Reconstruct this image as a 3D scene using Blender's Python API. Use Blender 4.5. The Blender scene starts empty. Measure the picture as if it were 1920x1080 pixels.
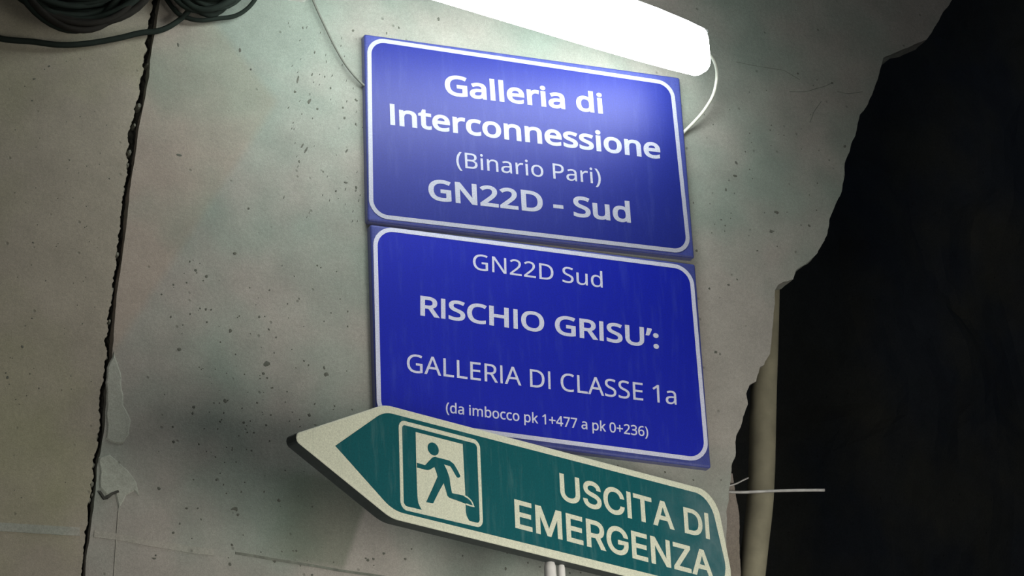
import bpy, bmesh, math, random
from mathutils import Vector, Matrix, noise, geometry
random.seed(7)
S = bpy.context.scene
COL = S.collection

# ---------------------------------------------------------------- camera
F = 5000.0                                   # focal length in pixels of a 1920 px wide frame
YAW, PITCH, ROLL = [math.radians(a) for a in (23.35, 21.98, -2.95)]
CAM = Vector((0.0, -4.0, 1.6))
cy, sy, cp, sp, cr, sr = math.cos(YAW), math.sin(YAW), math.cos(PITCH), math.sin(PITCH), math.cos(ROLL), math.sin(ROLL)
FWD = Vector((sy * cp, cy * cp, sp)); R0 = Vector((cy, -sy, 0)); U0 = R0.cross(FWD)
RIGHT = cr * R0 + sr * U0; UP = -sr * R0 + cr * U0
cam_data = bpy.data.cameras.new('camera'); cam_data.sensor_width = 36; cam_data.lens = 36 * F / 1920
cam_data.clip_end = 100
cam = bpy.data.objects.new('camera', cam_data); COL.objects.link(cam)
cam.matrix_world = Matrix(((RIGHT.x, UP.x, -FWD.x, CAM.x), (RIGHT.y, UP.y, -FWD.y, CAM.y), (RIGHT.z, UP.z, -FWD.z, CAM.z), (0, 0, 0, 1)))
S.camera = cam

# ---------------------------------------------------------------- world, added fill lights, exposure
W = bpy.data.worlds.new('tunnel_dark'); S.world = W; W.use_nodes = True
W.node_tree.nodes['Background'].inputs[0].default_value = (0.6, 0.75, 1.0, 1)
W.node_tree.nodes['Background'].inputs[1].default_value = 0.03
def area(name, loc, target, size, power, color, spread=180):
    l = bpy.data.lights.new(name, 'AREA'); l.shape = 'DISK'; l.size = size; l.energy = power; l.color = color; l.spread = math.radians(spread)
    o = bpy.data.objects.new(name, l); COL.objects.link(o); o.location = loc
    o.rotation_euler = (Vector(target) - Vector(loc)).to_track_quat('-Z', 'Y').to_euler(); return o
area('added_fill_across_tunnel', (-1.2, -5.0, 1.2), (1.2, 0, 3.2), 0.9, 36.0, (1.0, 0.94, 0.86))  # unseen fill light, added to lift and even out the wall
area('added_fill_at_the_foot', (2.6, -2.3, 1.95), (1.75, 0, 2.66), 1.3, 8.5, (1.0, 0.95, 0.86), 55)  # unseen low fill, added to brighten the wall below the arrow
LAMP_E = 17.5
S.view_settings.view_transform = 'Standard'; S.view_settings.look = 'None'
S.view_settings.exposure = 0.0; S.view_settings.gamma = 1.0; S.view_settings.use_curve_mapping = False

# ---------------------------------------------------------------- helpers
def ray(px, py):
    return (RIGHT * ((px - 960) / F) - UP * ((py - 540) / F) + FWD)
class Plane:                                  # a real plane in the tunnel with 2D coordinates (a along, b up) on it
    def __init__(s, o, u, v):
        s.o = Vector(o); s.u = Vector(u).normalized(); s.v = Vector(v).normalized(); s.n = s.u.cross(s.v)
    def at(s, px, py):
        d = ray(px, py); t = (s.o - CAM).dot(s.n) / d.dot(s.n); return CAM + d * t
    def ab(s, px, py):
        q = s.at(px, py) - s.o; return Vector((q.dot(s.u), q.dot(s.v)))
    def p3(s, ab, h=0.0):
        return s.o + s.u * ab[0] + s.v * ab[1] + s.n * h
def wallplane(depth): return Plane((0, -depth, 0), (1, 0, 0), (0, 0, 1))
WALL = wallplane(0.0)
def at(px, py, depth=0.0): return wallplane(depth).at(px, py)

def mesh(name, verts, faces, mat, parent=None, smooth=False):
    m = bpy.data.meshes.new(name); m.from_pydata([tuple(v) for v in verts], [], faces); m.validate()
    m.materials.append(mat)
    bm = bmesh.new(); bm.from_mesh(m); bmesh.ops.recalc_face_normals(bm, faces=bm.faces); bm.to_mesh(m); bm.free()
    if smooth:
        for p in m.polygons: p.use_smooth = True
    o = bpy.data.objects.new(name, m); COL.objects.link(o)
    if parent: o.parent = parent
    return o
def tag(o, label=None, cat=None, group=None, kind=None):
    if label: o['label'] = label
    if cat: o['category'] = cat
    if group: o['group'] = group
    if kind: o['kind'] = kind
    return o
def root(name, loc, label, cat, group=None):
    o = bpy.data.objects.new(name, None); COL.objects.link(o); o.empty_display_size = 0.05
    o.location = (0, 0, 0); return tag(o, label, cat, group)
def prism(name, pl, pts, h0, h1, mat, parent=None):          # flat outline pts (ab) given real thickness h0..h1
    n = len(pts); vs = [pl.p3(p, h0) for p in pts] + [pl.p3(p, h1) for p in pts]
    fs = [list(range(n))[::-1], list(range(n, 2 * n))] + [[i, (i + 1) % n, n + (i + 1) % n, n + i] for i in range(n)]
    return mesh(name, vs, fs, mat, parent)
def rounded(corners, r, seg=7):                               # round each corner of a 2D polygon
    out = []; n = len(corners)
    rs = r if isinstance(r, (list, tuple)) else [r] * n
    for i in range(n):
        p = Vector(corners[i]); a = (Vector(corners[i - 1]) - p); b = (Vector(corners[(i + 1) % n]) - p)
        la, lb = a.length, b.length; k = min(rs[i], la * .49, lb * .49)
        if k <= 1e-6: out.append(p); continue
        ang = a.angle(b); t = min(k / math.tan(ang / 2), la * .49, lb * .49)
        p0 = p + a / la * t; p1 = p + b / lb * t; c = p + (a / la + b / lb).normalized() * (t / math.cos(ang / 2))
        for j in range(seg + 1):
            f = j / seg
            v = (p0 - c).lerp(p1 - c, f)
            v = v.normalized() * (p0 - c).length if v.length > 1e-9 else v
            out.append(c + v)
    return out
def inset(pts, d):                                            # offset of a closed outline (positive = inwards)
    n = len(pts); area2 = sum(pts[i][0] * pts[(i + 1) % n][1] - pts[(i + 1) % n][0] * pts[i][1] for i in range(n))
    s = 1 if area2 > 0 else -1; out = []
    for i in range(n):
        a = (Vector(pts[i]) - Vector(pts[i - 1])); b = (Vector(pts[(i + 1) % n]) - Vector(pts[i]))
        a = a.normalized() if a.length > 1e-9 else b.normalized(); b = b.normalized() if b.length > 1e-9 else a
        na = Vector((-a.y, a.x)) * s; nb = Vector((-b.y, b.x)) * s; m = (na + nb)
        m = m.normalized() if m.length > 1e-6 else na
        out.append(Vector(pts[i]) + m * d / max(0.5, m.dot(na)))
    return out
def pan(name, pl, outline, depth, bev, mat, parent, rim_mat=None):   # folded sheet sign: face, rounded edge, flange, back
    loops = []; K = 4
    for j in range(K + 1):
        a = math.pi / 2 * j / K
        loops.append((inset(outline, bev * (1 - math.sin(a))), -bev * (1 - math.cos(a))))
    loops.append((outline, -depth))
    n = len(outline); vs = []; fs = []
    for pts, h in loops: vs += [pl.p3(p, h) for p in pts]
    L = len(loops)
    fs.append(list(range(n)))
    for l in range(L - 1):
        for i in range(n): fs.append([l * n + i, l * n + (i + 1) % n, (l + 1) * n + (i + 1) % n, (l + 1) * n + i])
    fs.append(list(range((L - 1) * n, L * n))[::-1])
    o = mesh(name, vs, fs, mat, parent)
    if rim_mat:
        o.data.materials.append(rim_mat)
        for p in o.data.polygons[1 + n * (K - 1):]: p.material_index = 1
    return o
def stroke(name, pl, pts, w, h0, h1, mat, parent, closed=False):     # printed / applied line of width w
    n = len(pts); L = []; Rr = []
    for i in range(n):
        p = Vector(pts[i])
        a = (p - Vector(pts[i - 1])) if (i > 0 or closed) else None
        b = (Vector(pts[(i + 1) % n]) - p) if (i < n - 1 or closed) else None
        if a is None or a.length < 1e-9: a = b
        if b is None or b.length < 1e-9: b = a
        a = a.normalized(); b = b.normalized(); t = (a + b).normalized(); nn = Vector((-t.y, t.x)); k = w / 2 / max(.6, t.dot(a))
        L.append(p + nn * k); Rr.append(p - nn * k)
    vs = [pl.p3(p, h0) for p in L] + [pl.p3(p, h0) for p in Rr] + [pl.p3(p, h1) for p in L] + [pl.p3(p, h1) for p in Rr]
    fs = []
    for i in range(n if closed else n - 1):
        j = (i + 1) % n
        fs += [[2 * n + i, 2 * n + j, 3 * n + j, 3 * n + i], [i, j, 2 * n + j, 2 * n + i], [n + i, n + j, 3 * n + j, 3 * n + i], [i, n + i, n + j, j]]
    if not closed:
        for i in (0, n - 1): fs.append([i, n + i, 3 * n + i, 2 * n + i])
    return mesh(name, vs, fs, mat, parent)
def smooth_path(pts, sub=6):
    P = [Vector(p) for p in pts]; out = []
    for i in range(len(P) - 1):
        p0 = P[max(i - 1, 0)]; p1 = P[i]; p2 = P[i + 1]; p3 = P[min(i + 2, len(P) - 1)]
        for k in range(sub):
            t = k / sub
            out.append(0.5 * ((2 * p1) + (p2 - p0) * t + (2 * p0 - 5 * p1 + 4 * p2 - p3) * t * t + (3 * p1 - p0 - 3 * p2 + p3) * t ** 3))
    out.append(P[-1]); return out
def tube(name, path, r, mat, parent=None, seg=10):
    vs = []; fs = []; n = len(path); ref = Vector((0.13, 0.2, 1)).normalized(); prev = None
    for i, p in enumerate(path):
        t = (path[min(i + 1, n - 1)] - path[max(i - 1, 0)]).normalized()
        a = (prev - t * prev.dot(t)).normalized() if prev else t.cross(ref).normalized()
        prev = a; b = t.cross(a); rr = r(i / (n - 1)) if callable(r) else r
        for k in range(seg):
            c = 2 * math.pi * k / seg; vs.append(p + (a * math.cos(c) + b * math.sin(c)) * rr)
    for i in range(n - 1):
        for k in range(seg): fs.append([i * seg + k, i * seg + (k + 1) % seg, (i + 1) * seg + (k + 1) % seg, (i + 1) * seg + k])
    fs.append(list(range(seg))[::-1]); fs.append([(n - 1) * seg + k for k in range(seg)])
    return mesh(name, vs, fs, mat, parent, True)
def join_data(items):                        # (verts, faces) pairs -> one
    V = []; Fc = []
    for v, f in items:
        b = len(V); V += v; Fc += [[b + i for i in q] for q in f]
    return V, Fc

# ---------------------------------------------------------------- materials
def new_mat(name):
    m = bpy.data.materials.new(name); m.use_nodes = True; nt = m.node_tree
    return m, nt, nt.nodes['Principled BSDF']
def N(nt, t, **kw):
    n = nt.nodes.new(t)
    for k, v in kw.items(): setattr(n, k, v)
    return n
def noise_node(nt, vec, scale, detail=4, rough=.55):
    n = N(nt, 'ShaderNodeTexNoise'); n.inputs['Scale'].default_value = scale; n.inputs['Detail'].default_value = detail
    n.inputs['Roughness'].default_value = rough; nt.links.new(vec, n.inputs['Vector']); return n.outputs['Fac']
def ramp(nt, fac, stops):
    r = N(nt, 'ShaderNodeValToRGB'); e = r.color_ramp.elements
    while len(e) < len(stops): e.new(0.5)
    for i, (p, c) in enumerate(stops): e[i].position = p; e[i].color = (*c, 1) if len(c) == 3 else c
    nt.links.new(fac, r.inputs[0]); return r.outputs[0]
def mixc(nt, fac, a, b, mode='MIX'):
    m = N(nt, 'ShaderNodeMix', data_type='RGBA', blend_type=mode)
    for s, v in ((0, fac), (6, a), (7, b)):
        if isinstance(v, (int, float)): m.inputs[s].default_value = v
        elif isinstance(v, tuple): m.inputs[s].default_value = (*v, 1)
        else: nt.links.new(v, m.inputs[s])
    return m.outputs[2]
def math_n(nt, op, a, b=None, clamp=False):
    m = N(nt, 'ShaderNodeMath', operation=op, use_clamp=clamp)
    for s, v in ((0, a), (1, b)):
        if v is None: continue
        if isinstance(v, (int, float)): m.inputs[s].default_value = v
        else: nt.links.new(v, m.inputs[s])
    return m.outputs[0]
def half(nt, vec, p, q, soft):               # 0..1 mask: 1 on the left-hand side of the wall line p->q (world x,z), soft in metres
    d = (Vector((q.x, q.z)) - Vector((p.x, p.z))).normalized(); n2 = Vector((-d.y, d.x))
    dp = N(nt, 'ShaderNodeVectorMath', operation='DOT_PRODUCT'); nt.links.new(vec, dp.inputs[0]); dp.inputs[1].default_value = (n2.x, 0, n2.y)
    v = math_n(nt, 'SUBTRACT', dp.outputs['Value'], n2.x * p.x + n2.y * p.z)
    m = N(nt, 'ShaderNodeMapRange', interpolation_type='SMOOTHSTEP'); nt.links.new(v, m.inputs[0])
    m.inputs[1].default_value = -soft; m.inputs[2].default_value = soft; return m.outputs[0]
def bump(nt, bsdf, hgt, strength, dist):
    b = N(nt, 'ShaderNodeBump'); b.inputs['Strength'].default_value = strength; b.inputs['Distance'].default_value = dist
    nt.links.new(hgt, b.inputs['Height']); nt.links.new(b.outputs[0], bsdf.inputs['Normal'])

def concrete(name, cold, warm, bias=0.5, patches=None, rough=.88, bumpk=.35):
    m, nt, b = new_mat(name)
    tc = N(nt, 'ShaderNodeTexCoord').outputs['Object']
    big = noise_node(nt, tc, 2.6, 3, .6); mid = noise_node(nt, tc, 14, 5, .62); fine = noise_node(nt, tc, 160, 3, .7); grain = noise_node(nt, tc, 520, 2, .8)
    base = mixc(nt, ramp(nt, big, [(bias - .09, (0, 0, 0)), (bias + .09, (1, 1, 1))]), cold, warm)
    base = mixc(nt, 1.0, base, ramp(nt, mid, [(.25, (.84, .84, .84)), (.75, (1.1, 1.1, 1.1))]), 'MULTIPLY')
    base = mixc(nt, 1.0, base, ramp(nt, fine, [(.3, (.9, .9, .9)), (.7, (1.08, 1.08, 1.08))]), 'MULTIPLY')
    base = mixc(nt, 1.0, base, ramp(nt, grain, [(.3, (.82, .82, .82)), (.7, (1.14, 1.14, 1.14))]), 'MULTIPLY')
    if patches: base = patches(nt, tc, base)
    # pores
    v = N(nt, 'ShaderNodeTexVoronoi'); v.inputs['Scale'].default_value = 42; nt.links.new(tc, v.inputs['Vector'])
    sel = N(nt, 'ShaderNodeSeparateColor'); nt.links.new(v.outputs['Color'], sel.inputs[0])
    pore = math_n(nt, 'MULTIPLY', ramp(nt, v.outputs['Distance'], [(.05, (1, 1, 1)), (.14, (0, 0, 0))]), math_n(nt, 'GREATER_THAN', sel.outputs[0], .80))
    base = mixc(nt, math_n(nt, 'MULTIPLY', pore, .5), base, (.08, .085, .07))
    nt.links.new(base, b.inputs['Base Color']); b.inputs['Roughness'].default_value = rough; b.inputs['Specular IOR Level'].default_value = .25
    h = math_n(nt, 'ADD', math_n(nt, 'MULTIPLY', mid, .5), math_n(nt, 'ADD', math_n(nt, 'MULTIPLY', fine, .35), math_n(nt, 'MULTIPLY', pore, -.8)))
    bump(nt, b, h, bumpk, .006)
    return m
def plain(name, col, rough=.5, var=.08, scale=60, metal=0, spec=.5, bumps=0.0):
    m, nt, b = new_mat(name); tc = N(nt, 'ShaderNodeTexCoord').outputs['Object']
    f = noise_node(nt, tc, scale, 4, .6)
    c = mixc(nt, 1.0, col, ramp(nt, f, [(.3, (1 - var,) * 3), (.7, (1 + var,) * 3)]), 'MULTIPLY')
    nt.links.new(c, b.inputs['Base Color']); b.inputs['Roughness'].default_value = rough; b.inputs['Metallic'].default_value = metal
    b.inputs['Specular IOR Level'].default_value = spec
    if bumps: bump(nt, b, f, bumps, .002)
    return m

# letter outlines, in thousandths: character, advance, then closed curves as handle-point-handle triples
GLYPHS = {}
GLYPHS['N'] = {}
GLYPHS['N']['('] = (240, [
    [32, 177, 32, 220, 32, 264, 36, 306, 45, 348, 53, 390, 66, 430, 83, 468, 101, 505, 123, 540, 150, 573, 172, 573, 194, 573, 217, 573, 179, 522, 151, 467, 132, 407, 113, 346, 103,
    284, 103, 221, 103, 179, 108, 138, 116, 98, 125, 57, 137, 18, 154, -20, 171, -57, 191, -93, 216, -127, 194, -127, 172, -127, 150, -127, 123, -95, 101, -61, 83, -24, 66, 13, 53, 53,
    45, 94, 36, 135],
])
GLYPHS['N'][')'] = (240, [
    [209, 264, 209, 220, 209, 177, 204, 135, 196, 94, 188, 53, 175, 13, 158, -24, 140, -61, 118, -95, 91, -127, 69, -127, 47, -127, 25, -127, 49, -93, 70, -57, 87, -20, 103, 18, 116,
    57, 124, 98, 133, 138, 137, 179, 137, 221, 137, 263, 133, 304, 124, 346, 116, 387, 103, 427, 87, 465, 70, 504, 49, 539, 24, 573, 46, 573, 68, 573, 91, 573, 118, 540, 140, 505, 158,
    468, 175, 430, 188, 390, 196, 348, 204, 306],
])
GLYPHS['N']['+'] = (458, [
    [257, 366, 257, 311, 311, 311, 364, 311, 417, 311, 417, 292, 417, 273, 417, 254, 364, 254, 311, 254, 257, 254, 257, 199, 257, 144, 257, 89, 238, 89, 219, 89, 200, 89, 200, 144,
    200, 199, 200, 254, 146, 254, 93, 254, 40, 254, 40, 273, 40, 292, 40, 311, 93, 311, 146, 311, 200, 311, 200, 366, 200, 422, 200, 477, 219, 477, 238, 477, 257, 477, 257, 422],
])
GLYPHS['N']['-'] = (258, [
    [97, 184, 32, 184, 32, 204, 32, 225, 32, 246, 97, 246, 161, 246, 226, 246, 226, 225, 226, 204, 226, 184, 161, 184],
])
GLYPHS['N']['0'] = (458, [
    [419, 349, 419, 287, 419, 241, 416, 199, 409, 163, 402, 126, 391, 96, 376, 70, 360, 45, 341, 25, 316, 12, 292, -1, 263, -8, 229, -8, 186, -8, 150, 4, 122, 27, 94, 51, 73, 85, 60,
    129, 46, 173, 39, 226, 39, 287, 39, 349, 46, 402, 58, 446, 71, 490, 91, 523, 119, 547, 146, 570, 183, 581, 229, 581, 271, 581, 307, 570, 335, 547, 364, 523, 385, 490, 399, 446,
    412, 402],
    [110, 339, 110, 287, 110, 235, 114, 191, 121, 156, 129, 122, 142, 96, 159, 78, 177, 61, 200, 52, 229, 52, 257, 52, 281, 61, 298, 78, 315, 95, 328, 121, 336, 156, 344, 191, 348,
    235, 348, 287, 348, 339, 344, 383, 336, 417, 328, 452, 315, 478, 298, 495, 281, 513, 257, 521, 229, 521, 200, 521, 177, 513, 159, 495, 142, 478, 129, 452, 121, 417, 114, 383],
])
GLYPHS['N']['1'] = (458, [
    [285, 191, 285, 0, 262, 0, 239, 0, 216, 0, 216, 133, 216, 267, 216, 400, 216, 416, 216, 429, 216, 439, 216, 450, 217, 460, 217, 470, 218, 479, 218, 489, 219, 499, 210, 490, 203,
    483, 196, 477, 189, 471, 180, 464, 169, 455, 149, 438, 129, 422, 108, 405, 96, 421, 84, 437, 71, 452, 123, 492, 175, 532, 226, 573, 246, 573, 265, 573, 285, 573, 285, 382],
])
GLYPHS['N']['2'] = (458, [
    [417, 21, 417, 0, 291, 0, 165, 0, 38, 0, 38, 20, 38, 39, 38, 59, 88, 109, 138, 160, 188, 210, 217, 239, 242, 265, 261, 287, 281, 310, 296, 332, 306, 353, 316, 375, 322, 399, 322,
    424, 322, 456, 312, 480, 294, 496, 275, 512, 250, 520, 221, 520, 193, 520, 168, 516, 147, 506, 126, 496, 105, 483, 83, 466, 70, 482, 57, 497, 45, 513, 60, 526, 76, 538, 94, 548,
    112, 558, 132, 566, 153, 572, 174, 578, 196, 581, 221, 581, 256, 581, 287, 574, 313, 562, 338, 550, 358, 532, 372, 510, 387, 487, 394, 460, 394, 428, 394, 398, 388, 370, 375, 344,
    363, 318, 346, 292, 324, 267, 302, 241, 276, 214, 247, 185, 207, 146, 167, 107, 128, 67, 128, 66, 128, 65, 128, 64, 224, 64, 321, 64, 417, 64, 417, 43],
])
GLYPHS['N']['3'] = (458, [
    [395, 480, 395, 439, 395, 413, 391, 391, 381, 372, 371, 353, 358, 338, 340, 326, 322, 315, 301, 306, 277, 302, 277, 300, 277, 299, 277, 298, 323, 293, 357, 279, 379, 255, 402, 231,
    413, 201, 413, 163, 413, 130, 405, 100, 390, 74, 374, 48, 350, 28, 318, 14, 286, -1, 244, -8, 193, -8, 163, -8, 136, -6, 110, -1, 84, 3, 60, 11, 36, 23, 36, 45, 36, 67, 36, 89, 60,
    77, 86, 68, 114, 61, 142, 55, 168, 51, 194, 51, 245, 51, 282, 61, 305, 81, 328, 101, 339, 129, 339, 164, 339, 188, 333, 208, 320, 223, 308, 237, 289, 248, 265, 255, 241, 262, 213,
    265, 179, 265, 160, 265, 142, 265, 123, 265, 123, 285, 123, 306, 123, 326, 142, 326, 161, 326, 180, 326, 211, 326, 238, 330, 259, 339, 280, 348, 296, 361, 307, 377, 318, 394, 323,
    412, 323, 434, 323, 462, 314, 483, 295, 498, 276, 514, 251, 521, 219, 521, 199, 521, 180, 519, 164, 515, 147, 511, 132, 506, 117, 498, 103, 491, 89, 483, 75, 473, 63, 489, 51, 505,
    39, 521, 60, 537, 85, 551, 115, 563, 145, 575, 180, 581, 218, 581, 278, 581, 323, 567, 352, 540, 381, 514],
])
GLYPHS['N']['4'] = (458, [
    [443, 151, 443, 130, 415, 130, 387, 130, 359, 130, 359, 87, 359, 43, 359, 0, 337, 0, 314, 0, 291, 0, 291, 43, 291, 87, 291, 130, 200, 130, 108, 130, 17, 130, 17, 150, 17, 170, 17,
    190, 107, 319, 196, 447, 286, 576, 311, 576, 335, 576, 359, 576, 359, 448, 359, 321, 359, 193, 387, 193, 415, 193, 443, 193, 443, 172],
    [291, 314, 291, 374, 291, 388, 291, 400, 291, 412, 292, 423, 292, 434, 293, 444, 293, 454, 294, 464, 294, 474, 294, 483, 295, 492, 295, 500, 294, 500, 293, 500, 292, 500, 288, 490,
    282, 479, 276, 468, 269, 456, 263, 446, 257, 438, 200, 356, 143, 275, 86, 193, 154, 193, 223, 193, 291, 193, 291, 253],
])
GLYPHS['N']['6'] = (458, [
    [44, 202, 44, 245, 44, 278, 46, 310, 51, 342, 55, 374, 63, 405, 75, 433, 86, 462, 101, 487, 121, 510, 141, 532, 166, 549, 196, 562, 226, 574, 263, 581, 306, 581, 318, 581, 330,
    580, 344, 579, 357, 578, 368, 576, 377, 573, 377, 553, 377, 533, 377, 513, 367, 516, 356, 519, 344, 520, 332, 522, 320, 523, 308, 523, 271, 523, 240, 517, 216, 504, 191, 492, 172,
    475, 158, 454, 143, 433, 133, 408, 127, 380, 120, 352, 116, 323, 115, 291, 116, 291, 118, 291, 119, 291, 128, 304, 138, 315, 150, 326, 162, 336, 177, 344, 194, 350, 212, 356, 232,
    358, 255, 358, 288, 358, 317, 352, 342, 338, 367, 324, 386, 305, 400, 279, 414, 253, 421, 221, 421, 184, 421, 145, 414, 111, 399, 82, 384, 53, 363, 31, 336, 15, 309, 0, 276, -8,
    239, -8, 212, -8, 186, -3, 163, 7, 139, 17, 119, 33, 101, 54, 83, 75, 69, 101, 59, 133, 49, 165],
    [218, 51, 238, 51, 272, 51, 299, 62, 320, 84, 341, 105, 351, 139, 351, 184, 351, 221, 342, 250, 324, 271, 305, 292, 277, 303, 241, 303, 215, 303, 194, 298, 175, 287, 156, 277, 142,
    264, 131, 248, 121, 232, 115, 215, 115, 198, 115, 180, 118, 163, 123, 146, 128, 129, 136, 113, 146, 99, 157, 84, 170, 73, 185, 64, 200, 56],
])
GLYPHS['N']['7'] = (458, [
    [135, 0, 109, 0, 187, 169, 266, 339, 344, 508, 241, 508, 138, 508, 35, 508, 35, 530, 35, 551, 35, 573, 163, 573, 291, 573, 419, 573, 419, 554, 419, 536, 419, 518, 342, 345, 264,
    173, 187, 0, 161, 0],
])
GLYPHS['N'][':'] = (215, [
    [58, 24, 58, 43, 58, 63, 63, 77, 72, 85, 82, 93, 93, 97, 107, 97, 121, 97, 132, 93, 142, 85, 152, 77, 157, 63, 157, 43, 157, 24, 152, 10, 142, 2, 132, -7, 121, -11, 107, -11, 93,
    -11, 82, -7, 72, 2, 63, 10],
    [58, 367, 58, 387, 58, 407, 63, 421, 72, 429, 82, 437, 93, 441, 107, 441, 121, 441, 132, 437, 142, 429, 152, 421, 157, 407, 157, 387, 157, 367, 152, 353, 142, 345, 132, 336, 121,
    332, 107, 332, 93, 332, 82, 336, 72, 345, 63, 353],
])
GLYPHS['N']['A'] = (512, [
    [462, 0, 437, 0, 414, 59, 391, 118, 368, 177, 292, 177, 217, 177, 141, 177, 118, 118, 96, 59, 73, 0, 49, 0, 24, 0, 0, 0, 75, 192, 149, 383, 224, 575, 245, 575, 267, 575, 289, 575,
    363, 383, 437, 192, 512, 0, 487, 0],
    [304, 357, 282, 415, 281, 419, 278, 427, 274, 438, 271, 449, 267, 461, 263, 473, 260, 485, 257, 494, 255, 500, 252, 490, 250, 479, 247, 468, 244, 457, 241, 447, 238, 438, 235, 429,
    232, 421, 230, 415, 209, 357, 187, 299, 165, 241, 226, 241, 286, 241, 346, 241, 325, 299],
])
GLYPHS['N']['B'] = (521, [
    [187, 573, 241, 573, 313, 573, 367, 562, 404, 541, 440, 520, 459, 483, 459, 431, 459, 408, 455, 388, 446, 371, 438, 354, 426, 339, 409, 328, 393, 316, 373, 308, 350, 304, 350, 303,
    350, 301, 350, 300, 374, 296, 395, 289, 415, 279, 435, 269, 450, 254, 461, 236, 472, 217, 478, 193, 478, 163, 478, 128, 470, 99, 454, 74, 438, 50, 415, 31, 385, 19, 356, 6, 320, 0,
    279, 0, 212, 0, 145, 0, 78, 0, 78, 191, 78, 382, 78, 573, 132, 573],
    [221, 329, 256, 329, 305, 329, 339, 337, 357, 352, 375, 368, 384, 392, 384, 423, 384, 454, 373, 477, 351, 490, 329, 504, 293, 511, 245, 511, 213, 511, 182, 511, 150, 511, 150, 450,
    150, 389, 150, 329, 185, 329],
    [187, 269, 150, 269, 150, 199, 150, 130, 150, 61, 188, 61, 227, 61, 265, 61, 316, 61, 352, 71, 371, 91, 391, 110, 401, 136, 401, 168, 401, 189, 397, 206, 388, 221, 379, 236, 364,
    248, 344, 256, 323, 265, 295, 269, 260, 269, 223, 269],
])
GLYPHS['N']['C'] = (507, [
    [349, 517, 323, 517, 293, 517, 265, 512, 241, 502, 216, 491, 195, 476, 178, 456, 161, 436, 148, 412, 139, 383, 130, 354, 125, 322, 125, 286, 125, 239, 132, 198, 147, 164, 162, 129,
    184, 102, 213, 83, 242, 65, 279, 55, 322, 55, 348, 55, 371, 57, 394, 62, 416, 66, 438, 71, 460, 78, 460, 57, 460, 36, 460, 15, 438, 7, 416, 1, 393, -2, 371, -6, 343, -8, 312, -8,
    254, -8, 205, 4, 166, 28, 127, 52, 98, 86, 78, 131, 59, 175, 49, 227, 49, 287, 49, 330, 55, 370, 67, 406, 79, 442, 97, 473, 120, 499, 143, 525, 172, 545, 206, 559, 240, 574, 280,
    581, 324, 581, 353, 581, 382, 578, 409, 572, 436, 566, 461, 558, 482, 547, 472, 527, 463, 506, 453, 486, 435, 494, 416, 501, 394, 508, 372, 514],
])
GLYPHS['N']['D'] = (585, [
    [536, 353, 536, 292, 536, 228, 525, 174, 501, 131, 477, 87, 443, 55, 399, 33, 354, 11, 300, 0, 237, 0, 184, 0, 131, 0, 78, 0, 78, 191, 78, 382, 78, 573, 137, 573, 195, 573, 254,
    573, 312, 573, 362, 562, 404, 540, 446, 519, 479, 488, 502, 446, 525, 405],
    [460, 214, 460, 289, 460, 340, 452, 382, 435, 415, 418, 447, 394, 471, 361, 487, 329, 503, 290, 511, 244, 511, 213, 511, 181, 511, 150, 511, 150, 361, 150, 211, 150, 62, 176, 62,
    202, 62, 228, 62, 305, 62, 363, 81, 402, 119, 441, 157],
])
GLYPHS['N']['E'] = (446, [
    [398, 21, 398, 0, 291, 0, 184, 0, 78, 0, 78, 191, 78, 382, 78, 573, 184, 573, 291, 573, 398, 573, 398, 551, 398, 530, 398, 509, 315, 509, 233, 509, 150, 509, 150, 450, 150, 390,
    150, 330, 228, 330, 306, 330, 383, 330, 383, 310, 383, 289, 383, 268, 306, 268, 228, 268, 150, 268, 150, 200, 150, 132, 150, 63, 233, 63, 315, 63, 398, 63, 398, 42],
])
GLYPHS['N']['G'] = (584, [
    [326, 281, 326, 302, 392, 302, 458, 302, 524, 302, 524, 209, 524, 115, 524, 22, 493, 11, 462, 4, 431, -1, 399, -6, 363, -8, 323, -8, 264, -8, 214, 4, 173, 28, 133, 51, 102, 85, 81,
    130, 59, 174, 49, 226, 49, 286, 49, 346, 61, 398, 84, 442, 108, 486, 142, 520, 186, 544, 230, 568, 283, 581, 346, 581, 378, 581, 408, 578, 437, 572, 465, 566, 492, 558, 516, 547,
    507, 526, 498, 505, 489, 484, 469, 493, 446, 501, 421, 508, 395, 514, 369, 517, 342, 517, 296, 517, 257, 508, 225, 489, 192, 470, 167, 444, 150, 409, 133, 375, 124, 334, 124, 286,
    124, 241, 132, 201, 146, 166, 161, 131, 184, 103, 216, 84, 247, 64, 289, 55, 340, 55, 365, 55, 387, 56, 404, 59, 422, 61, 438, 64, 452, 68, 452, 125, 452, 182, 452, 238, 410, 238,
    368, 238, 326, 238, 326, 260],
])
GLYPHS['N']['H'] = (594, [
    [516, 191, 516, 0, 492, 0, 468, 0, 443, 0, 443, 89, 443, 178, 443, 267, 346, 267, 248, 267, 150, 267, 150, 178, 150, 89, 150, 0, 126, 0, 102, 0, 78, 0, 78, 191, 78, 382, 78, 573,
    102, 573, 126, 573, 150, 573, 150, 492, 150, 411, 150, 330, 248, 330, 346, 330, 443, 330, 443, 411, 443, 492, 443, 573, 468, 573, 492, 573, 516, 573, 516, 382],
])
GLYPHS['N']['I'] = (215, [
    [75, 0, 75, 0, 75, 0, 75, 573, 75, 573, 75, 573, 140, 573, 140, 573, 140, 573, 140, 0, 140, 0, 140, 0],
])
GLYPHS['N']['L'] = (420, [
    [185, 0, 78, 0, 78, 191, 78, 382, 78, 573, 102, 573, 126, 573, 150, 573, 150, 403, 150, 234, 150, 64, 233, 64, 317, 64, 400, 64, 400, 43, 400, 21, 400, 0, 293, 0],
])
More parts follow.
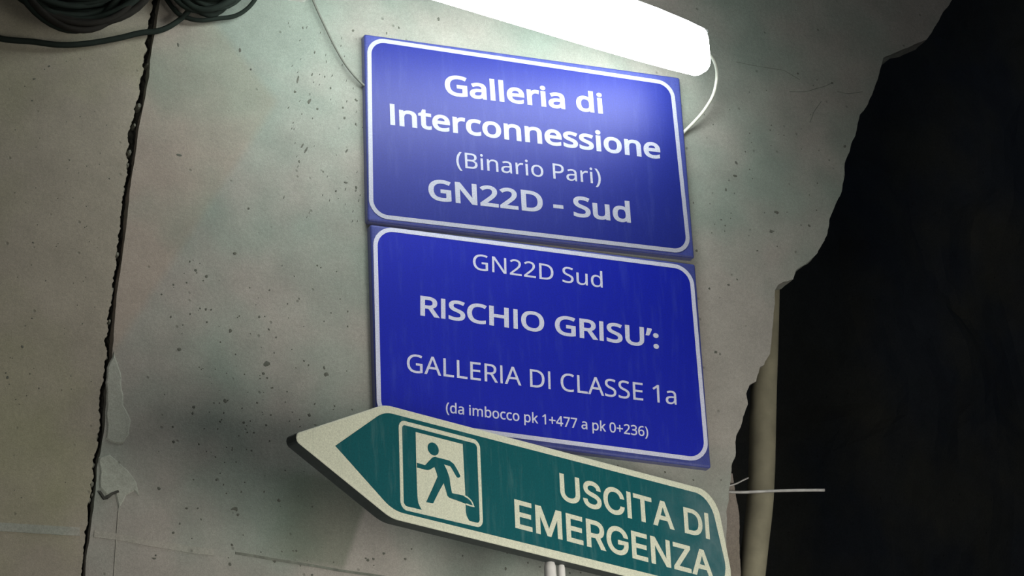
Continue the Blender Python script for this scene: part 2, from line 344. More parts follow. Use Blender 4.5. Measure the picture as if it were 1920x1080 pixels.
GLYPHS['N']['N'] = (609, [
    [532, 191, 532, 0, 504, 0, 476, 0, 447, 0, 345, 159, 243, 317, 141, 476, 140, 476, 139, 476, 138, 476, 139, 463, 140, 449, 141, 432, 142, 415, 142, 397, 143, 378, 144, 359, 144,
    340, 144, 320, 144, 213, 144, 107, 144, 0, 122, 0, 100, 0, 78, 0, 78, 191, 78, 382, 78, 573, 106, 573, 133, 573, 161, 573, 263, 415, 365, 257, 467, 99, 468, 99, 469, 99, 470, 99,
    469, 107, 469, 120, 468, 137, 467, 154, 466, 173, 466, 193, 465, 214, 464, 232, 464, 249, 464, 357, 464, 465, 464, 573, 487, 573, 509, 573, 532, 573, 532, 382],
])
GLYPHS['N']['O'] = (626, [
    [577, 346, 577, 287, 577, 243, 572, 202, 561, 166, 549, 130, 533, 99, 510, 73, 488, 47, 461, 27, 428, 13, 395, -1, 357, -8, 314, -8, 269, -8, 230, -1, 196, 13, 163, 27, 136, 47,
    114, 73, 92, 99, 76, 130, 65, 167, 54, 203, 49, 244, 49, 288, 49, 347, 59, 398, 78, 442, 97, 486, 126, 520, 166, 545, 205, 569, 254, 581, 314, 581, 372, 581, 420, 569, 459, 545,
    498, 521, 527, 486, 547, 442, 567, 398],
    [125, 335, 125, 287, 125, 239, 132, 198, 145, 163, 159, 128, 179, 101, 207, 83, 235, 64, 271, 55, 314, 55, 357, 55, 392, 64, 420, 83, 447, 101, 468, 128, 481, 163, 495, 198, 501,
    239, 501, 287, 501, 359, 486, 416, 456, 457, 426, 498, 379, 518, 314, 518, 271, 518, 235, 509, 207, 490, 179, 472, 159, 445, 145, 411, 132, 377],
])
GLYPHS['N']['P'] = (485, [
    [179, 573, 229, 573, 304, 573, 359, 558, 393, 528, 427, 499, 444, 458, 444, 404, 444, 381, 440, 358, 433, 336, 425, 315, 412, 295, 395, 278, 377, 261, 353, 248, 324, 238, 295, 228,
    258, 223, 216, 223, 194, 223, 172, 223, 150, 223, 150, 149, 150, 74, 150, 0, 126, 0, 102, 0, 78, 0, 78, 191, 78, 382, 78, 573, 128, 573],
    [274, 511, 223, 511, 199, 511, 174, 511, 150, 511, 150, 435, 150, 360, 150, 285, 169, 285, 188, 285, 208, 285, 244, 285, 274, 289, 298, 296, 322, 304, 340, 316, 352, 334, 364, 351,
    370, 373, 370, 401, 370, 438, 358, 465, 334, 484, 311, 502],
])
GLYPHS['N']['R'] = (499, [
    [183, 573, 236, 573, 283, 573, 323, 567, 353, 555, 384, 543, 407, 524, 422, 500, 437, 476, 444, 446, 444, 410, 444, 379, 439, 354, 427, 334, 416, 313, 402, 297, 385, 285, 367, 273,
    349, 264, 330, 257, 382, 171, 434, 86, 487, 0, 459, 0, 431, 0, 403, 0, 356, 79, 310, 158, 264, 237, 226, 237, 188, 237, 150, 237, 150, 158, 150, 79, 150, 0, 126, 0, 102, 0, 78, 0,
    78, 191, 78, 382, 78, 573, 130, 573],
    [263, 510, 232, 510, 204, 510, 177, 510, 150, 510, 150, 439, 150, 368, 150, 298, 179, 298, 207, 298, 236, 298, 282, 298, 316, 307, 338, 325, 359, 344, 370, 371, 370, 407, 370, 432,
    365, 452, 355, 467, 345, 482, 330, 493, 310, 500, 289, 507],
])
GLYPHS['N']['S'] = (440, [
    [403, 183, 403, 153, 403, 119, 394, 90, 378, 66, 361, 42, 337, 24, 307, 11, 276, -2, 240, -8, 198, -8, 177, -8, 156, -7, 137, -5, 117, -3, 99, 0, 83, 4, 67, 8, 53, 13, 41, 19, 41,
    42, 41, 65, 41, 88, 60, 80, 84, 72, 113, 65, 141, 58, 171, 55, 201, 55, 230, 55, 253, 58, 273, 66, 292, 73, 306, 84, 316, 98, 326, 112, 330, 128, 330, 147, 330, 165, 326, 181, 318,
    194, 310, 207, 297, 219, 277, 230, 258, 241, 230, 252, 196, 265, 171, 274, 150, 283, 131, 294, 113, 304, 97, 316, 85, 330, 73, 343, 63, 358, 57, 375, 51, 392, 48, 412, 48, 435, 48,
    465, 56, 491, 71, 513, 87, 534, 108, 551, 136, 563, 163, 575, 195, 581, 231, 581, 262, 581, 291, 578, 318, 572, 344, 566, 368, 558, 389, 549, 381, 528, 374, 507, 366, 487, 347,
    495, 325, 503, 302, 508, 279, 514, 254, 517, 229, 517, 205, 517, 185, 514, 169, 507, 153, 500, 141, 490, 133, 478, 125, 465, 121, 450, 121, 434, 121, 415, 125, 399, 133, 386, 141,
    373, 154, 361, 172, 351, 191, 341, 215, 330, 246, 318, 280, 306, 308, 293, 332, 279, 355, 265, 372, 248, 385, 228, 397, 208],
])
GLYPHS['N']['U'] = (586, [
    [513, 326, 513, 202, 513, 163, 505, 127, 489, 95, 473, 63, 449, 38, 416, 20, 383, 1, 341, -8, 290, -8, 219, -8, 165, 11, 128, 50, 91, 89, 72, 140, 72, 204, 72, 327, 72, 450, 72,
    573, 96, 573, 120, 573, 144, 573, 144, 449, 144, 325, 144, 201, 144, 155, 157, 119, 182, 93, 206, 67, 244, 55, 294, 55, 329, 55, 357, 61, 379, 73, 401, 86, 416, 103, 427, 126, 437,
    148, 442, 173, 442, 202, 442, 326, 442, 449, 442, 573, 466, 573, 489, 573, 513, 573, 513, 449],
])
GLYPHS['N']['a'] = (450, [
    [203, 437, 231, 437, 283, 437, 322, 426, 347, 403, 372, 380, 385, 343, 385, 293, 385, 195, 385, 98, 385, 0, 368, 0, 351, 0, 334, 0, 329, 20, 325, 41, 320, 61, 319, 61, 318, 61,
    317, 61, 304, 45, 292, 32, 279, 22, 266, 12, 251, 4, 234, -1, 217, -6, 196, -8, 172, -8, 147, -8, 124, -3, 103, 6, 82, 15, 66, 29, 55, 48, 43, 67, 37, 91, 37, 119, 37, 162, 54,
    195, 87, 219, 121, 242, 173, 254, 243, 257, 267, 257, 292, 258, 316, 259, 316, 268, 316, 276, 316, 285, 316, 321, 308, 345, 293, 359, 277, 373, 255, 380, 227, 380, 204, 380, 183,
    377, 163, 370, 142, 363, 123, 356, 106, 347, 99, 365, 91, 383, 84, 400, 103, 410, 125, 419, 151, 426, 176, 433],
    [273, 209, 252, 208, 198, 206, 161, 197, 141, 182, 120, 167, 110, 146, 110, 119, 110, 95, 117, 77, 132, 66, 147, 55, 165, 49, 188, 49, 225, 49, 255, 59, 279, 79, 303, 99, 315, 130,
    315, 172, 315, 184, 315, 197, 315, 210, 294, 209],
])
GLYPHS['N']['b'] = (493, [
    [139, 511, 139, 461, 139, 443, 138, 426, 138, 410, 137, 394, 136, 382, 135, 373, 136, 373, 137, 373, 139, 373, 151, 391, 168, 406, 189, 419, 211, 431, 238, 437, 272, 437, 325, 437,
    368, 418, 401, 381, 433, 344, 449, 289, 449, 215, 449, 166, 442, 125, 427, 91, 412, 58, 392, 33, 365, 17, 338, 0, 307, -8, 272, -8, 238, -8, 211, -2, 189, 10, 168, 23, 151, 37,
    139, 55, 137, 55, 135, 55, 133, 55, 128, 36, 123, 18, 119, 0, 102, 0, 85, 0, 68, 0, 68, 203, 68, 406, 68, 609, 92, 609, 115, 609, 139, 609, 139, 560],
    [299, 379, 260, 379, 229, 379, 205, 373, 188, 361, 170, 350, 157, 332, 150, 308, 142, 285, 139, 254, 139, 217, 139, 216, 139, 215, 139, 214, 139, 161, 147, 121, 165, 93, 182, 65,
    214, 51, 261, 51, 300, 51, 329, 65, 348, 93, 367, 121, 376, 162, 376, 216, 376, 270, 367, 310, 348, 338, 329, 365],
])
GLYPHS['N']['c'] = (385, [
    [265, -8, 241, -8, 203, -8, 169, 0, 139, 15, 109, 31, 86, 55, 69, 87, 53, 120, 44, 162, 44, 213, 44, 265, 53, 308, 71, 342, 88, 375, 112, 399, 142, 415, 173, 430, 207, 438, 245,
    438, 267, 438, 288, 436, 309, 431, 329, 426, 346, 421, 358, 415, 351, 395, 344, 376, 337, 356, 324, 361, 309, 365, 292, 370, 275, 374, 259, 376, 244, 376, 215, 376, 191, 370, 172,
    358, 154, 345, 140, 327, 131, 303, 122, 279, 117, 249, 117, 213, 117, 179, 122, 150, 131, 126, 140, 102, 153, 84, 172, 71, 190, 59, 213, 53, 240, 53, 263, 53, 284, 55, 302, 60,
    320, 65, 336, 71, 351, 78, 351, 57, 351, 36, 351, 15, 337, 8, 321, 2, 304, -2, 286, -6],
])
GLYPHS['N']['d'] = (493, [
    [243, -8, 221, -8, 167, -8, 124, 11, 92, 48, 60, 85, 44, 140, 44, 214, 44, 288, 60, 344, 93, 381, 125, 419, 168, 438, 221, 438, 244, 438, 263, 435, 280, 429, 296, 424, 311, 416,
    323, 407, 335, 397, 346, 386, 354, 374, 356, 374, 358, 374, 359, 374, 359, 381, 358, 392, 356, 405, 355, 419, 354, 430, 354, 438, 354, 495, 354, 552, 354, 609, 378, 609, 401, 609,
    425, 609, 425, 406, 425, 203, 425, 0, 406, 0, 387, 0, 368, 0, 365, 19, 361, 38, 358, 58, 357, 58, 356, 58, 354, 58, 346, 45, 335, 34, 323, 24, 311, 15, 296, 7, 279, 1, 263, -5],
    [193, 51, 232, 51, 277, 51, 309, 63, 328, 88, 346, 113, 355, 150, 355, 200, 355, 205, 355, 209, 355, 213, 355, 267, 346, 308, 329, 336, 311, 365, 279, 379, 231, 379, 193, 379, 165,
    364, 146, 334, 127, 304, 117, 263, 117, 213, 117, 161, 127, 121, 146, 93, 165, 65],
])
GLYPHS['N']['e'] = (452, [
    [196, 438, 234, 438, 271, 438, 303, 430, 329, 414, 356, 398, 376, 375, 390, 346, 404, 317, 411, 283, 411, 244, 411, 230, 411, 215, 411, 201, 313, 201, 215, 201, 117, 201, 118, 153,
    131, 116, 154, 90, 178, 65, 211, 52, 254, 52, 281, 52, 306, 55, 327, 60, 348, 65, 370, 72, 392, 82, 392, 61, 392, 41, 392, 20, 370, 10, 349, 3, 327, -1, 306, -6, 280, -8, 251, -8,
    210, -8, 174, 0, 143, 17, 112, 33, 88, 58, 70, 91, 53, 124, 44, 164, 44, 212, 44, 259, 52, 299, 68, 333, 84, 366, 106, 392, 134, 411, 163, 429],
    [257, 380, 233, 380, 200, 380, 173, 369, 154, 348, 134, 326, 122, 296, 119, 257, 192, 257, 265, 257, 338, 257, 338, 282, 334, 303, 326, 322, 319, 340, 308, 354, 292, 364, 277,
    375],
])
GLYPHS['N']['i'] = (207, [
    [115, 430, 139, 430, 139, 287, 139, 143, 139, 0, 115, 0, 92, 0, 68, 0, 68, 143, 68, 287, 68, 430, 92, 430],
    [92, 591, 104, 591, 115, 591, 124, 587, 133, 580, 141, 573, 145, 562, 145, 546, 145, 531, 141, 520, 133, 512, 124, 505, 115, 501, 104, 501, 92, 501, 83, 505, 75, 512, 67, 520, 63,
    531, 63, 546, 63, 562, 67, 573, 75, 580, 83, 587],
])
GLYPHS['N']['k'] = (428, [
    [138, 397, 138, 291, 138, 283, 138, 271, 137, 257, 136, 244, 135, 231, 135, 221, 136, 221, 137, 221, 138, 221, 141, 226, 146, 232, 152, 240, 159, 248, 165, 256, 172, 264, 179, 273,
    184, 279, 189, 285, 235, 333, 281, 381, 326, 430, 354, 430, 381, 430, 409, 430, 351, 369, 293, 307, 235, 246, 297, 164, 359, 82, 421, 0, 393, 0, 364, 0, 336, 0, 286, 67, 237, 134,
    187, 200, 171, 186, 154, 172, 138, 158, 138, 105, 138, 53, 138, 0, 115, 0, 91, 0, 68, 0, 68, 203, 68, 406, 68, 609, 91, 609, 115, 609, 138, 609, 138, 503],
])
GLYPHS['N']['l'] = (207, [
    [139, 203, 139, 0, 115, 0, 92, 0, 68, 0, 68, 203, 68, 406, 68, 609, 92, 609, 115, 609, 139, 609, 139, 406],
])
GLYPHS['N']['m'] = (750, [
    [512, 438, 540, 438, 588, 438, 625, 425, 649, 401, 673, 376, 685, 335, 685, 280, 685, 187, 685, 93, 685, 0, 662, 0, 638, 0, 615, 0, 615, 92, 615, 184, 615, 277, 615, 310, 608, 336,
    594, 353, 580, 370, 558, 379, 528, 379, 486, 379, 456, 366, 438, 342, 420, 318, 411, 283, 411, 237, 411, 158, 411, 79, 411, 0, 388, 0, 365, 0, 342, 0, 342, 92, 342, 184, 342, 277,
    342, 299, 338, 318, 332, 333, 326, 348, 316, 360, 303, 367, 290, 375, 274, 379, 253, 379, 225, 379, 202, 372, 185, 360, 169, 348, 157, 331, 150, 308, 142, 285, 139, 257, 139, 223,
    139, 149, 139, 74, 139, 0, 115, 0, 92, 0, 68, 0, 68, 143, 68, 287, 68, 430, 87, 430, 106, 430, 125, 430, 129, 410, 132, 391, 136, 371, 137, 371, 138, 371, 140, 371, 149, 386, 160,
    399, 173, 409, 186, 418, 200, 426, 217, 431, 233, 435, 249, 438, 266, 438, 299, 438, 327, 432, 349, 420, 371, 408, 388, 390, 398, 366, 399, 366, 400, 366, 402, 366, 416, 390, 436,
    408, 461, 420, 486, 432],
])
GLYPHS['N']['n'] = (495, [
    [257, 438, 275, 438, 326, 438, 365, 425, 391, 401, 418, 376, 431, 335, 431, 280, 431, 187, 431, 93, 431, 0, 407, 0, 384, 0, 361, 0, 361, 92, 361, 183, 361, 275, 361, 310, 353, 336,
    338, 353, 322, 370, 298, 379, 265, 379, 217, 379, 184, 365, 166, 338, 148, 312, 139, 273, 139, 223, 139, 149, 139, 74, 139, 0, 115, 0, 92, 0, 68, 0, 68, 143, 68, 287, 68, 430, 87,
    430, 106, 430, 125, 430, 129, 410, 132, 391, 136, 371, 137, 371, 138, 371, 140, 371, 149, 386, 161, 399, 175, 409, 189, 418, 205, 426, 222, 431, 239, 435],
])
GLYPHS['N']['o'] = (485, [
    [442, 263, 442, 216, 442, 180, 437, 148, 428, 121, 418, 93, 405, 70, 388, 51, 370, 31, 349, 17, 324, 7, 300, -3, 272, -8, 241, -8, 213, -8, 187, -3, 163, 7, 139, 17, 118, 31, 100,
    51, 83, 70, 69, 93, 59, 121, 49, 148, 44, 180, 44, 216, 44, 263, 52, 304, 68, 336, 84, 369, 107, 394, 137, 412, 167, 429, 203, 438, 244, 438, 283, 438, 317, 429, 347, 412, 377,
    394, 400, 369, 417, 336, 433, 304],
    [117, 267, 117, 216, 117, 182, 121, 153, 130, 128, 139, 103, 153, 84, 172, 71, 190, 57, 214, 51, 243, 51, 272, 51, 296, 57, 314, 71, 333, 84, 347, 103, 356, 128, 364, 153, 369,
    182, 369, 216, 369, 250, 364, 279, 355, 303, 346, 327, 332, 346, 314, 359, 296, 372, 272, 379, 242, 379, 198, 379, 167, 364, 147, 335, 127, 306],
])
GLYPHS['N']['p'] = (493, [
    [250, 438, 273, 438, 326, 438, 368, 419, 401, 383, 433, 346, 449, 290, 449, 216, 449, 167, 442, 126, 427, 93, 412, 59, 392, 34, 365, 17, 339, 0, 308, -8, 272, -8, 250, -8, 230, -5,
    213, 1, 196, 7, 182, 14, 170, 24, 158, 33, 147, 43, 139, 55, 137, 55, 136, 55, 134, 55, 135, 45, 136, 34, 137, 20, 138, 6, 139, -6, 139, -16, 139, -75, 139, -134, 139, -192, 115,
    -192, 92, -192, 68, -192, 68, 15, 68, 222, 68, 430, 87, 430, 107, 430, 126, 430, 129, 410, 132, 391, 136, 371, 137, 371, 138, 371, 139, 371, 147, 384, 158, 395, 170, 405, 182, 415,
    196, 423, 213, 429, 230, 435],
    [299, 379, 260, 379, 231, 379, 208, 373, 190, 362, 172, 351, 160, 335, 152, 313, 144, 291, 139, 263, 139, 229, 139, 225, 139, 220, 139, 216, 139, 180, 142, 150, 150, 126, 157, 101,
    170, 83, 188, 70, 206, 57, 230, 51, 261, 51, 288, 51, 309, 58, 326, 72, 343, 87, 355, 106, 364, 131, 372, 156, 376, 184, 376, 217, 376, 266, 367, 305, 348, 334, 329, 364],
])
GLYPHS['N']['r'] = (331, [
    [249, 438, 269, 438, 277, 438, 285, 437, 295, 437, 304, 436, 312, 435, 319, 433, 316, 411, 313, 390, 310, 368, 303, 370, 296, 371, 287, 372, 279, 373, 271, 374, 264, 374, 247, 374,
    231, 370, 217, 363, 202, 356, 188, 347, 176, 334, 165, 321, 155, 306, 149, 289, 142, 271, 139, 251, 139, 229, 139, 153, 139, 76, 139, 0, 115, 0, 92, 0, 68, 0, 68, 143, 68, 287, 68,
    430, 87, 430, 107, 430, 126, 430, 129, 404, 131, 377, 134, 351, 135, 351, 136, 351, 137, 351, 146, 367, 157, 382, 170, 395, 183, 408, 198, 418, 214, 426, 231, 434],
])
GLYPHS['N']['s'] = (384, [
    [348, 142, 348, 119, 348, 91, 341, 68, 327, 49, 313, 30, 294, 16, 268, 6, 242, -3, 212, -8, 176, -8, 146, -8, 121, -6, 99, -1, 77, 4, 58, 11, 42, 19, 42, 41, 42, 62, 42, 83, 59,
    75, 80, 67, 104, 60, 128, 53, 153, 49, 178, 49, 214, 49, 240, 55, 256, 66, 272, 78, 280, 93, 280, 112, 280, 123, 277, 133, 271, 141, 265, 150, 255, 158, 239, 167, 224, 175, 202,
    185, 174, 196, 146, 206, 122, 217, 103, 228, 83, 238, 68, 251, 57, 266, 46, 281, 41, 300, 41, 324, 41, 360, 56, 388, 85, 408, 115, 428, 154, 438, 202, 438, 228, 438, 253, 435, 275,
    430, 298, 425, 319, 418, 339, 409, 331, 390, 323, 372, 315, 353, 297, 360, 278, 367, 258, 372, 238, 377, 218, 380, 197, 380, 168, 380, 146, 375, 131, 366, 116, 357, 108, 344, 108,
    328, 108, 316, 112, 306, 119, 298, 126, 290, 137, 282, 154, 274, 170, 266, 191, 256, 219, 246, 246, 236, 269, 226, 289, 215, 308, 204, 323, 191, 333, 176, 343, 161],
])
GLYPHS['N']['t'] = (289, [
    [192, 50, 212, 50, 222, 50, 233, 51, 245, 53, 256, 54, 265, 56, 272, 59, 272, 41, 272, 23, 272, 5, 264, 1, 254, -2, 240, -4, 226, -7, 213, -8, 200, -8, 177, -8, 157, -4, 138, 4,
    119, 11, 103, 25, 91, 44, 80, 63, 74, 90, 74, 125, 74, 209, 74, 292, 74, 375, 53, 375, 33, 375, 13, 375, 13, 387, 13, 398, 13, 409, 33, 418, 54, 428, 75, 437, 84, 468, 93, 498,
    103, 528, 117, 528, 130, 528, 144, 528, 144, 496, 144, 463, 144, 430, 186, 430, 227, 430, 269, 430, 269, 412, 269, 393, 269, 375, 227, 375, 186, 375, 144, 375, 144, 292, 144, 210,
    144, 127, 144, 101, 151, 81, 163, 69, 176, 56],
])
GLYPHS['N']['u'] = (495, [
    [404, 430, 427, 430, 427, 287, 427, 143, 427, 0, 408, 0, 389, 0, 370, 0, 366, 19, 363, 38, 359, 57, 358, 57, 357, 57, 356, 57, 347, 42, 335, 30, 321, 20, 306, 10, 291, 3, 273, -1,
    256, -6, 238, -8, 220, -8, 186, -8, 157, -3, 134, 8, 110, 19, 93, 36, 81, 59, 69, 82, 63, 112, 63, 148, 63, 242, 63, 336, 63, 430, 87, 430, 111, 430, 135, 430, 135, 338, 135, 245,
    135, 153, 135, 119, 142, 93, 158, 76, 173, 59, 198, 51, 230, 51, 262, 51, 287, 57, 306, 69, 324, 81, 337, 98, 345, 121, 353, 145, 357, 173, 357, 206, 357, 281, 357, 355, 357, 430,
    380, 430],
])
GLYPHS['N']['’'] = (140, [
    [129, 567, 131, 564, 126, 545, 120, 525, 112, 503, 105, 481, 97, 459, 88, 437, 79, 416, 70, 395, 62, 376, 44, 376, 27, 376, 10, 376, 13, 391, 17, 407, 21, 424, 25, 441, 29, 459,
    32, 476, 36, 493, 39, 510, 42, 527, 45, 543, 48, 559, 50, 573, 75, 573, 100, 573, 125, 573, 127, 570],
])
GLYPHS['I'] = {}
GLYPHS['I']['A'] = (480, [
    [39, 0, 16, 0, 78, 170, 140, 339, 201, 509, 226, 509, 251, 509, 276, 509, 338, 339, 401, 170, 463, 0, 440, 0, 418, 0, 395, 0, 359, 101, 323, 202, 287, 302, 281, 321, 273, 344, 264,
    372, 255, 400, 245, 435, 232, 478, 236, 478, 241, 478, 245, 478, 233, 435, 222, 399, 213, 371, 204, 343, 196, 320, 191, 302, 155, 202, 120, 101, 85, 0, 62, 0],
    [197, 142, 110, 142, 110, 161, 110, 180, 110, 199, 197, 199, 283, 199, 370, 199, 370, 180, 370, 161, 370, 142, 283, 142],
])
GLYPHS['I']['C'] = (510, [
    [293, -7, 267, -7, 223, -7, 184, 4, 150, 25, 116, 46, 89, 76, 70, 115, 50, 154, 40, 201, 40, 254, 40, 308, 50, 354, 70, 393, 89, 432, 116, 462, 150, 484, 184, 505, 223, 516, 267,
    516, 293, 516, 317, 512, 340, 504, 363, 497, 384, 486, 402, 471, 420, 457, 436, 439, 448, 418, 460, 398, 468, 374, 473, 348, 451, 348, 430, 348, 408, 348, 404, 366, 398, 381, 389,
    395, 381, 408, 370, 419, 357, 428, 345, 438, 331, 444, 315, 449, 300, 454, 284, 456, 267, 456, 236, 456, 208, 448, 184, 432, 159, 417, 139, 394, 125, 364, 111, 334, 103, 297, 103,
    254, 103, 211, 111, 175, 125, 145, 140, 115, 159, 92, 184, 76, 209, 61, 236, 53, 267, 53, 284, 53, 300, 55, 315, 60, 331, 65, 345, 71, 357, 81, 370, 90, 381, 101, 389, 114, 398,
    128, 404, 143, 408, 160, 430, 160, 451, 160, 473, 160, 469, 135, 460, 111, 448, 91, 436, 70, 421, 52, 402, 38, 384, 23, 363, 12, 341, 5, 318, -3],
])
GLYPHS['I']['D'] = (502, [
    [271, 0, 219, 0, 178, 0, 137, 0, 96, 0, 96, 19, 96, 38, 96, 57, 136, 57, 175, 57, 215, 57, 256, 57, 291, 65, 318, 81, 345, 97, 366, 119, 379, 149, 392, 179, 399, 214, 399, 255,
    399, 296, 392, 331, 379, 361, 366, 390, 346, 412, 320, 428, 293, 444, 260, 452, 221, 452, 178, 452, 136, 452, 93, 452, 93, 471, 93, 490, 93, 509, 137, 509, 181, 509, 225, 509, 275,
    509, 317, 499, 353, 478, 388, 458, 415, 429, 433, 391, 452, 353, 462, 308, 462, 255, 462, 202, 452, 157, 433, 119, 414, 81, 387, 51, 351, 31, 314, 10],
    [103, 509, 125, 509, 125, 339, 125, 170, 125, 0, 103, 0, 82, 0, 60, 0, 60, 170, 60, 339, 60, 509, 82, 509],
])
GLYPHS['I']['E'] = (419, [
    [165, 0, 60, 0, 60, 170, 60, 339, 60, 509, 164, 509, 268, 509, 372, 509, 372, 490, 372, 471, 372, 452, 290, 452, 207, 452, 125, 452, 125, 396, 125, 341, 125, 286, 202, 286, 278,
    286, 355, 286, 355, 267, 355, 248, 355, 229, 278, 229, 202, 229, 125, 229, 125, 172, 125, 114, 125, 57, 208, 57, 292, 57, 375, 57, 375, 38, 375, 19, 375, 0, 270, 0],
])
GLYPHS['I']['G'] = (520, [
    [309, -7, 269, -7, 223, -7, 184, 4, 149, 25, 115, 46, 88, 77, 69, 116, 50, 155, 40, 201, 40, 254, 40, 308, 50, 354, 69, 393, 88, 432, 115, 462, 149, 484, 183, 505, 221, 516, 265,
    516, 292, 516, 317, 512, 340, 504, 364, 496, 385, 484, 403, 469, 422, 454, 437, 437, 449, 416, 461, 396, 470, 373, 474, 349, 452, 349, 430, 349, 408, 349, 403, 365, 396, 380, 387,
    393, 379, 406, 368, 417, 356, 427, 344, 436, 330, 444, 315, 448, 300, 453, 283, 456, 265, 456, 235, 456, 208, 448, 183, 432, 159, 417, 139, 394, 125, 364, 111, 334, 103, 297, 103,
    254, 103, 211, 111, 175, 125, 145, 140, 115, 159, 92, 184, 76, 209, 61, 237, 53, 269, 53, 297, 53, 323, 59, 345, 71, 367, 83, 384, 101, 396, 123, 409, 146, 415, 172, 415, 202, 421,
    201, 428, 200, 434, 199, 384, 199, 333, 199, 283, 199, 283, 218, 283, 237, 283, 256, 348, 256, 413, 256, 478, 256, 478, 237, 478, 219, 478, 200, 478, 158, 469, 122, 451, 91, 433,
    60, 408, 36, 377, 19, 345, 2],
])
GLYPHS['I']['I'] = (173, [
    [55, 0, 55, 0, 55, 0, 55, 509, 55, 509, 55, 509, 118, 509, 118, 509, 118, 509, 118, 0, 118, 0, 118, 0],
])
GLYPHS['I']['M'] = (628, [
    [81, 0, 60, 0, 60, 170, 60, 339, 60, 509, 91, 509, 121, 509, 152, 509, 193, 402, 235, 294, 277, 187, 280, 180, 284, 170, 287, 159, 291, 148, 295, 136, 299, 123, 303, 110, 307, 97,
    311, 84, 315, 71, 319, 59, 322, 49, 317, 49, 312, 49, 307, 49, 310, 59, 314, 70, 318, 83, 322, 95, 326, 108, 330, 121, 334, 134, 338, 147, 342, 158, 346, 170, 349, 179, 352, 187,
    394, 294, 435, 402, 476, 509, 507, 509, 537, 509, 568, 509, 568, 339, 568, 170, 568, 0, 547, 0, 525, 0, 504, 0, 504, 97, 504, 194, 504, 291, 504, 302, 504, 314, 504, 327, 505, 340,
    505, 354, 505, 369, 505, 383, 506, 398, 506, 413, 506, 428, 507, 443, 507, 457, 509, 457, 511, 457, 513, 457, 508, 441, 503, 426, 498, 409, 492, 393, 487, 378, 482, 363, 477, 348,
    472, 334, 467, 322, 463, 309, 459, 299, 456, 291, 418, 194, 380, 97, 342, 0, 323, 0, 305, 0, 286, 0, 248, 97, 209, 194, 170, 291, 167, 299, 163, 309, 159, 321, 155, 333, 150, 346,
    145, 361, 140, 376, 135, 391, 129, 408, 124, 424, 118, 441, 112, 457, 114, 457, 117, 457, 119, 457, 119, 444, 120, 431, 120, 416, 120, 401, 121, 387, 121, 372, 121, 357, 121, 342,
    122, 328, 122, 315, 122, 302, 122, 291, 122, 194, 122, 97, 122, 0, 101, 0],
])
GLYPHS['I']['N'] = (523, [
    [82, 0, 60, 0, 60, 170, 60, 339, 60, 509, 85, 509, 111, 509, 136, 509, 205, 400, 274, 291, 343, 183, 349, 174, 355, 164, 363, 151, 370, 138, 379, 123, 388, 107, 396, 90, 405, 73,
    414, 55, 411, 55, 408, 54, 405, 54, 403, 72, 401, 90, 401, 108, 400, 126, 399, 142, 399, 157, 399, 172, 399, 185, 399, 195, 399, 300, 399, 404, 399, 509, 420, 509, 442, 509, 463,
    509, 463, 339, 463, 170, 463, 0, 438, 0, 412, 0, 387, 0, 325, 97, 264, 193, 202, 290, 194, 303, 186, 316, 177, 331, 169, 345, 159, 362, 148, 381, 137, 400, 123, 424, 108, 452, 111,
    453, 115, 453, 119, 454, 120, 428, 121, 405, 122, 384, 123, 362, 124, 344, 124, 328, 125, 312, 125, 300, 125, 291, 125, 194, 125, 97, 125, 0, 103, 0],
])
GLYPHS['I']['R'] = (449, [
    [82, 0, 60, 0, 60, 170, 60, 339, 60, 509, 119, 509, 177, 509, 236, 509, 275, 509, 307, 502, 333, 489, 359, 475, 378, 457, 390, 433, 403, 410, 409, 382, 409, 352, 409, 321, 403,
    295, 390, 271, 378, 248, 359, 230, 333, 217, 307, 204, 275, 198, 236, 198, 189, 198, 143, 198, 96, 198, 96, 217, 96, 236, 96, 255, 142, 255, 188, 255, 234, 255, 260, 255, 281, 259,
    298, 267, 314, 275, 326, 286, 334, 300, 341, 315, 345, 332, 345, 352, 345, 372, 341, 390, 334, 405, 326, 420, 314, 431, 298, 440, 281, 448, 259, 452, 233, 452, 197, 452, 161, 452,
    125, 452, 125, 301, 125, 151, 125, 0, 103, 0],
    [378, 0, 353, 0, 312, 76, 271, 153, 230, 229, 254, 229, 279, 229, 303, 229, 344, 153, 386, 76, 428, 0, 403, 0],
])
